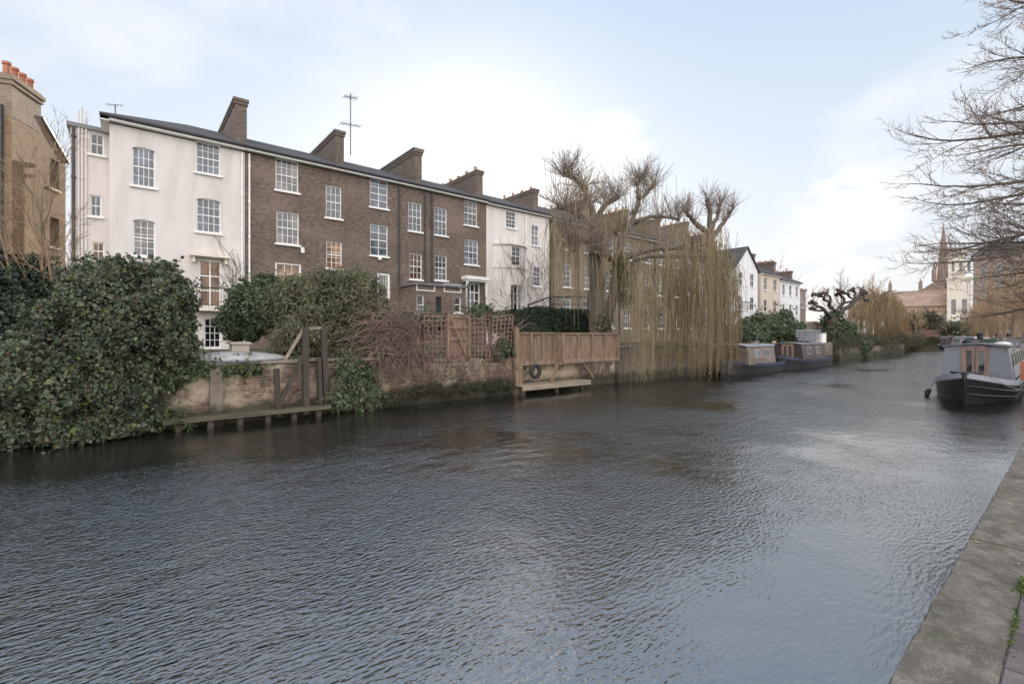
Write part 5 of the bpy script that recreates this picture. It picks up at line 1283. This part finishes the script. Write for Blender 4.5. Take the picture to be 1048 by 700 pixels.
def narrowboat(label, loc, rz, L=14, cab='bluegrey', band='bluegrey_l', roofm='lead', group='narrowboats moored on the canal', cab0=3.0, detail=1, hullm='hull', winm='glass_dark', tag='narrowboat'):
    t = thing('narrowboat', label, 'narrowboat', loc, rz, group); bw = 1.04
    st = hull_mesh(L, bw, .62, .98)
    m = MB(); rows = 6
    def P(s, v, side):       # v 0 bottom .. 1 gunwale
        x, w, lw, z = s; zz = -.35+(z-.16+.35)*v; ww = lw+(w-lw)*v**1.2
        xx = x+(.30*(1-v)**1.5 if x < .3 else 0); return (xx, side*ww, zz)
    for side in (-1, 1):
        o = len(m.v)
        for s in st:
            for j in range(rows+1): m.v.append(P(s, j/rows, side))
        for i in range(len(st)-1):
            for j in range(rows): m.f.append((o+i*(rows+1)+j, o+(i+1)*(rows+1)+j, o+(i+1)*(rows+1)+j+1, o+i*(rows+1)+j+1))
    n = len(st)*(rows+1); e = (len(st)-1)*(rows+1)
    for j in range(rows): m.f.append((e+j, e+j+1, n+e+j+1, n+e+j)); m.f.append((j, j+1, n+j+1, n+j))
    h = obj('hull', m, M[hullm], t, True, smooth=True)
    # rubbing strakes
    for v in (.58, .80, .97):
        m = MB()
        for side in (-1,1): m.tube([(p[0], p[1]+side*.012, p[2]) for p in (P(s, v, side) for s in st)], .022, 5)
        obj('rubbing_strake', m, M[hullm], h, True)
    # upper band
    m = MB()
    for side in (-1,1):
        o = len(m.v)
        for x, w, lw, z in st:
            f = 0 if x > .85 else .0
            m.v.append((x, side*(w+.004), z-.16)); m.v.append((x, side*(w+.012), z)); m.v.append((x, side*max(.0,w-.05), z+.012))
        for i in range(len(st)-1):
            for j in range(2): m.f.append((o+i*3+j, o+(i+1)*3+j, o+(i+1)*3+j+1, o+i*3+j+1))
    obj('gunwale', m, M[band], t, True)
    # decks
    m = MB()
    for i in range(len(st)-1):
        (x0,w0,_,z0),(x1,w1,_,z1) = st[i], st[i+1]
        if x0 >= 1.3: z0 -= .22
        if x1 > 1.3: z1 -= .22
        m.add([(x0,-w0+.03,z0-.003),(x1,-w1+.03,z1-.003),(x1,w1-.03,z1-.003),(x0,w0-.03,z0-.003)], [(0,1,2,3)])
    obj('deck', m, M['black'], t, True)
    # black bow plate
    m = MB(); m.prism([(-.02,-.06),(-.02,.06),(.62,.40),(.62,-.40)], .93, .985); m.prism([(.0,-.05),(.0,.05),(.55,.36),(.55,-.36)], .80, .928); obj('bow_plate', m, M['hull'], t, True)
    m = MB(); m.tube([(-.03,0,1.02),(-.045,0,.8),(.0,0,.5),(.12,0,.2),(.2,0,-.1)], .035, 7); obj('stem_post', m, M['hull'], t, True)
    # cabin
    c0, c1 = cab0, L-1.9; zb, zt = .60, 1.72; wb, wt = .93, .80; m = MB()
    m.add([(c0,-wb,zb),(c0,wb,zb),(c0,wt,zt),(c0,0,zt+.10),(c0,-wt,zt)], [(0,1,2,3,4)]); m.add([(c1,-wb,zb),(c1,wb,zb),(c1,wt,zt),(c1,0,zt+.10),(c1,-wt,zt)], [(4,3,2,1,0)])
    for s in (-1,1): m.add([(c0,s*wb,zb),(c1,s*wb,zb),(c1,s*wt,zt),(c0,s*wt,zt)], [(0,1,2,3)])
    cb = obj('cabin', m, M[cab], t, True)
    m = MB(); K = 8
    for xx in (c0-.10, c1+.08):
        for i in range(K+1): y = -wt-.05+(2*wt+.1)*i/K; m.v.append((xx, y, zt+.012+.10*(1-(y/(wt+.05))**2)))
        for i in range(K+1): y = -wt-.05+(2*wt+.1)*i/K; m.v.append((xx, y, zt+.012+.10*(1-(y/(wt+.05))**2)+.05))
    q = 2*(K+1)
    for i in range(K):
        m.f.append((i, i+1, q+i+1, q+i)); m.f.append((K+1+i, q+K+1+i, q+K+2+i, K+2+i))
        m.f.append((i, K+1+i, K+2+i, i+1)); m.f.append((q+i, q+i+1, q+K+2+i, q+K+1+i))
    m.f.append((0, q, q+K+1, K+1)); m.f.append((K, 2*K+1, q+2*K+1, q+K)); obj('roof', m, M[roofm], t, True)
    # side windows
    nw = int((c1-c0)/1.7)
    for i in range(nw):
        x = c0+.9+i*(c1-c0-1.2)/nw
        for s in (-1, 1):
            yy = lambda z: s*(wb+(wt-wb)*(z-zb)/(zt-zb)+.008)
            z0, z1 = 1.08, 1.50; fr = MB()
            for k, (e_, mat_) in enumerate(((.05,None),(0,None))):
                pass
            fr.add([(x-.05,yy(z0-.05),z0-.05),(x+.80,yy(z0-.05),z0-.05),(x+.80,yy(z1+.05),z1+.05),(x-.05,yy(z1+.05),z1+.05)], [(0,1,2,3)]); w = obj('window', fr, M['pot_buff'], t, True)
            g = MB(); a1 = s*.006; g.add([(x,yy(z0)+a1,z0),(x+.75,yy(z0)+a1,z0),(x+.75,yy(z1)+a1,z1),(x,yy(z1)+a1,z1)], [(0,1,2,3)]); obj('pane', g, M[winm], w, True)
    # front doors
    for s in (-1, 1):
        y0, y1 = (.015, .30) if s > 0 else (-.30, -.015); f = MB(); x = c0-.045; zt2, zb2 = 1.70, .72
        for (a_, b_, c_, d_) in ((y0,y0+.07,zb2,zt2),(y1-.07,y1,zb2,zt2),(y0+.07,y1-.07,zb2,zb2+.1),(y0+.07,y1-.07,zt2-.08,zt2)): f.box(x, c0-.003, a_, b_, c_, d_)
        d = obj('door', f, M['wood_var'], t, True); g = MB(); g.box(c0-.02, c0-.004, y0+.071, y1-.071, zb2+.1, zt2-.08); obj('pane', g, M['glass_dark'], d, True)
    f = MB(); f.box(c0-.05, c0-.002, .302, .35, .70, 1.76); f.box(c0-.05, c0-.002, -.35, -.302, .70, 1.76); f.box(c0-.05,c0-.002,-.35,.35,1.702,1.765); obj('door_frame', f, M['wood_var'], t, True)
    # roof furniture
    for s in (-1, 1):
        m = MB(); m.tube([(c0+.5, s*(wt-.12), zt+.15), (c1-.4, s*(wt-.12), zt+.15)], .018, 5)
        for i in range(7): xx = c0+.5+(c1-c0-.9)*i/6; m.bar((xx, s*(wt-.12), zt+.05), (xx, s*(wt-.12), zt+.15), .02)
        obj('handrail', m, M['lead'], t, True)
    m = MB(); xe = min(c1-.3, c0+4.6); m.tube([(c0+1.2,.3,zt+.16),(xe,.36,zt+.16)], .03, 6); m.box(c0+1.4, xe-.4, .40, .62, zt+.09, zt+.135); obj('boat_pole', m, M['timber_h'], t, True)
    rr = random.Random(int(loc[0]*10))
    for i in range(3):
        xx = c0+1.9+i*1.25*(c1-c0-2.6)/4; y_ = rr.uniform(-.45,-.1); m = MB(); m.box(xx, xx+rr.uniform(.3,.7), y_, y_+.35, zt+.10, zt+rr.uniform(.2,.36)); obj('roof_box', m, M[rr.choice(['timber_dark','green_p','tan','lead','capstone'])], t, True)
    m = MB(); m.lathe((c0+1.6+(L % 1)*2, .0, zt+.1), [(.09,0),(.09,.35),(.12,.36),(.12,.42),(.02,.44)], 8); obj('stove_pipe', m, M['black'], t, True)
    m = MB(); 
    for xx in (c0+3, c0+5.5): m.lathe((xx, 0, zt+.12), [(.14,0),(.14,.1),(.08,.16),(.02,.17)], 10)
    obj('roof_vent', m, M['pot_buff'], t, True)
    m = MB(); m.tube([(L-.05,0,.3),(L+.1,0,.9),(L-.9,0,1.1)], .03, 6); obj('tiller', m, M['lead'], t, True)
    return t
def build_boats():
    # grey-blue boat on the right, bow towards the camera
    t = narrowboat('blue grey narrowboat at the right, its black bow and double wooden doors facing forward', (20.3, 2.40, 0), R(1.2), 15, cab0=2.9)
    W = WM[t.name]
    def loc(x, y, z): return W @ Vector((x, y, z))
    # dark covered bundle on the roof, pale floodlight/dish, fender
    o = MB(); ico(o, loc(3.6,.18,1.88), (.3,.24,.2), 16, 10, .12); x = obj('roof_bundle', o, M['black'], smooth=True); props(x, 'black covered dome bundle lying on the roof of the blue grey boat', 'bundle')
    o = MB(); c = loc(3.1,-.66,1.80); o.lathe(c, [(.02,0),(.2,.03),(.22,.06),(.2,.1),(.05,.14)], 12); o.tube([c, c+Vector((0,0,-.05))], .03, 6); x = obj('ring_buoy', o, M['white'], smooth=True); props(x, 'small white rounded fitting on the roof edge of the blue grey boat', 'fitting')
    m = MB(); a = loc(1.6,.84,.66); m.tube([a, a+Vector((0,.16,-.28)), a+Vector((0,.2,-.4))], .012, 5); f = thing('rope_fender', 'dark rope fender hanging off the left side of the blue grey bow', 'fender', a+Vector((0,.2,-.7))); obj('rope', m, M['timber_h'], f)
    m = MB(); m.tube([a+Vector((0,.2,-.4)), a+Vector((-.04,.25,-.5)), a+Vector((-.06,.27,-.68))], [.06,.09,.05], 9); obj('fender_body', m, M['rubber'], f, smooth=True)
    p = MB(); c = loc(3.6,-1.15,1.15); p.box(c.x,c.x+.35,c.y-.1,c.y+.1,.6,1.25); x = obj('locker', p, M['pot']); x.name='deck_locker'; props(x, 'reddish locker beside the stern side of the blue grey boat at the right edge', 'locker')
    for yy, ye, lab in ((-.35, -1.9, 'slack mooring rope from the right side of the blue grey bow'),):
        a = loc(.7, yy, .99); b_ = Vector((a.x-1.2, .5, .66)); pts = [a.lerp(b_, k/10)+Vector((0,0,-.25*math.sin(math.pi*k/10))) for k in range(11)]
        m = MB(); m.tube(pts, .014, 5); props(obj('mooring_rope', m, M['timber_h']), lab, 'rope')
    # left bank pair
    tb = narrowboat('tan cabined narrowboat moored against the left bank beside the willow curtain', (24.6, 12.4, 0), R(0), 6.7, 'tan', 'navy', 'bluegrey_l', cab0=1.3, winm='glass')
    tc_ = narrowboat('dark brown narrowboat with navy gunwale moored beyond the tan boat on the left bank', (31.3, 12.2, 0), R(.5), 8.0, 'maroon', 'navy', 'lead', cab0=1.8, winm='glass')
    tb.scale = (1, 1, .88); tc_.scale = (1, 1, .88)
    # line of boats behind, along the curving right bank
    spec = [(36.5, 2.6, 4, 'navy', 'lead', 'navy blue narrowboat moored directly behind the blue grey boat'), (50.5, 3.9, 8, 'green_p', 'orange_p', 'green narrowboat with orange roof cover in the line of boats behind'),
            (63.5, 5.9, 10, 'tan', 'white', 'tan narrowboat with white roof in the distant line of boats'), (76.5, 8.3, 12, 'bluegrey', 'bluegrey_l', 'pale blue narrowboat far along the line of moored boats'), (90, 11.2, 14, 'maroon', 'lead', 'farthest dark brown narrowboat in the line before the bridge')]
    for x, y, a, c, r, lab in spec: narrowboat(lab, (x, y, 0), R(a), 12.5, c, 'bluegrey', r)
build_boats()

# ------------------------------------------------------------------ light, sky, camera
def build_light():
    az = math.atan2(.831, .563); el = R(18)
    sun = bpy.data.lights.new('sun', 'SUN'); sun.energy = 3.2; sun.angle = R(.6); sun.color = (1, .86, .70)
    so = bpy.data.objects.new('sun', sun); COL.objects.link(so)
    d = Vector((math.cos(az)*math.cos(el), math.sin(az)*math.cos(el), math.sin(el)))
    so.rotation_euler = d.to_track_quat('Z', 'Y').to_euler()
    w = bpy.data.worlds.new('World'); S.world = w; w.use_nodes = True; nt = w.node_tree
    bg = nt.nodes['Background']; bg.inputs[1].default_value = .12
    sky = nt.nodes.new('ShaderNodeTexSky'); sky.sky_type = 'NISHITA'; sky.sun_disc = False
    sky.sun_elevation = el; sky.sun_rotation = math.pi/2 - az
    sky.air_density = 1.0; sky.dust_density = 2.2; sky.ozone_density = 1.5
    tc = nt.nodes.new('ShaderNodeTexCoord')
    sp = nt.nodes.new('ShaderNodeSeparateXYZ'); nt.links.new(tc.outputs['Generated'], sp.inputs[0])
    z = N(nt, 'ShaderNodeMath', operation='ADD'); z.inputs[1].default_value = .22; nt.links.new(sp.outputs[2], z.inputs[0])
    dv = nt.nodes.new('ShaderNodeVectorMath'); dv.operation = 'DIVIDE'; cb = nt.nodes.new('ShaderNodeCombineXYZ')
    for i in range(3): nt.links.new(z.outputs[0], cb.inputs[i])
    nt.links.new(tc.outputs['Generated'], dv.inputs[0]); nt.links.new(cb.outputs[0], dv.inputs[1])
    n = noise(nt, dv.outputs[0], 1.15, 7, .55)
    f = ramp(nt, [(.58, 0), (.74, .7)], n)
    el_ = ramp(nt, [(0, (3.15, 3.12, 3.15)), (.28, (2.6, 2.88, 3.2)), (.62, (1.85, 2.3, 2.95))], sp.outputs[2])
    c = mix(nt, .94, sky.outputs[0], el_)          # thin high haze everywhere softens the blue
    c = mix(nt, f, c, (3.5, 3.5, 3.55))
    # a few small cumulus heaps low in the sky
    n5 = noise(nt, scaled(nt, tc.outputs['Generated'], (1, 1, 2.2)), 9, 6, .55)
    for cpx, cpy, wd in ((872, 222, .9945), (625, 158, .9955), (800, 290, .998)):
        dx, dy = ray(cpx); v = Vector((dx, dy, (HY-cpy)/F)).normalized()
        dn = nt.nodes.new('ShaderNodeVectorMath'); dn.operation = 'DOT_PRODUCT'; dn.inputs[1].default_value = v; nt.links.new(tc.outputs['Generated'], dn.inputs[0])
        near = ramp(nt, [(wd, 0), (1.0, 1)], dn.outputs['Value']); mm = mix(nt, 1, near, ramp(nt, [(.44, 0), (.58, 1)], n5), 'MULTIPLY')
        c = mix(nt, mm, c, (3.9, 3.85, 3.8))
    # brighter colour added to the unseen sky behind the camera to light the facades
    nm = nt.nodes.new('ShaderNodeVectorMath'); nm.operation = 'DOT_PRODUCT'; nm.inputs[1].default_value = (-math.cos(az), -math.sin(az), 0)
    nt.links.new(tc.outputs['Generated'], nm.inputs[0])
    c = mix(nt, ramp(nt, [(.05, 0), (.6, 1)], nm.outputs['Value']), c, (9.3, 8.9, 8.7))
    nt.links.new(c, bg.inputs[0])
    cam = bpy.data.cameras.new('camera'); co = bpy.data.objects.new('camera', cam); COL.objects.link(co)
    cam.sensor_width = 36; cam.lens = 36*F/1048; cam.shift_y = -(350-HY)/1048; cam.clip_end = 3000; cam.clip_start = .05
    co.location = (0, 0, CAMZ); co.rotation_euler = (R(90), 0, TH-R(90)); S.camera = co
    S.view_settings.view_transform = 'Standard'; S.view_settings.look = 'None'; S.view_settings.exposure = 1.3; S.view_settings.gamma = 1
    S.render.engine = 'CYCLES'; S.render.resolution_x = 1024; S.render.resolution_y = 683
build_light()
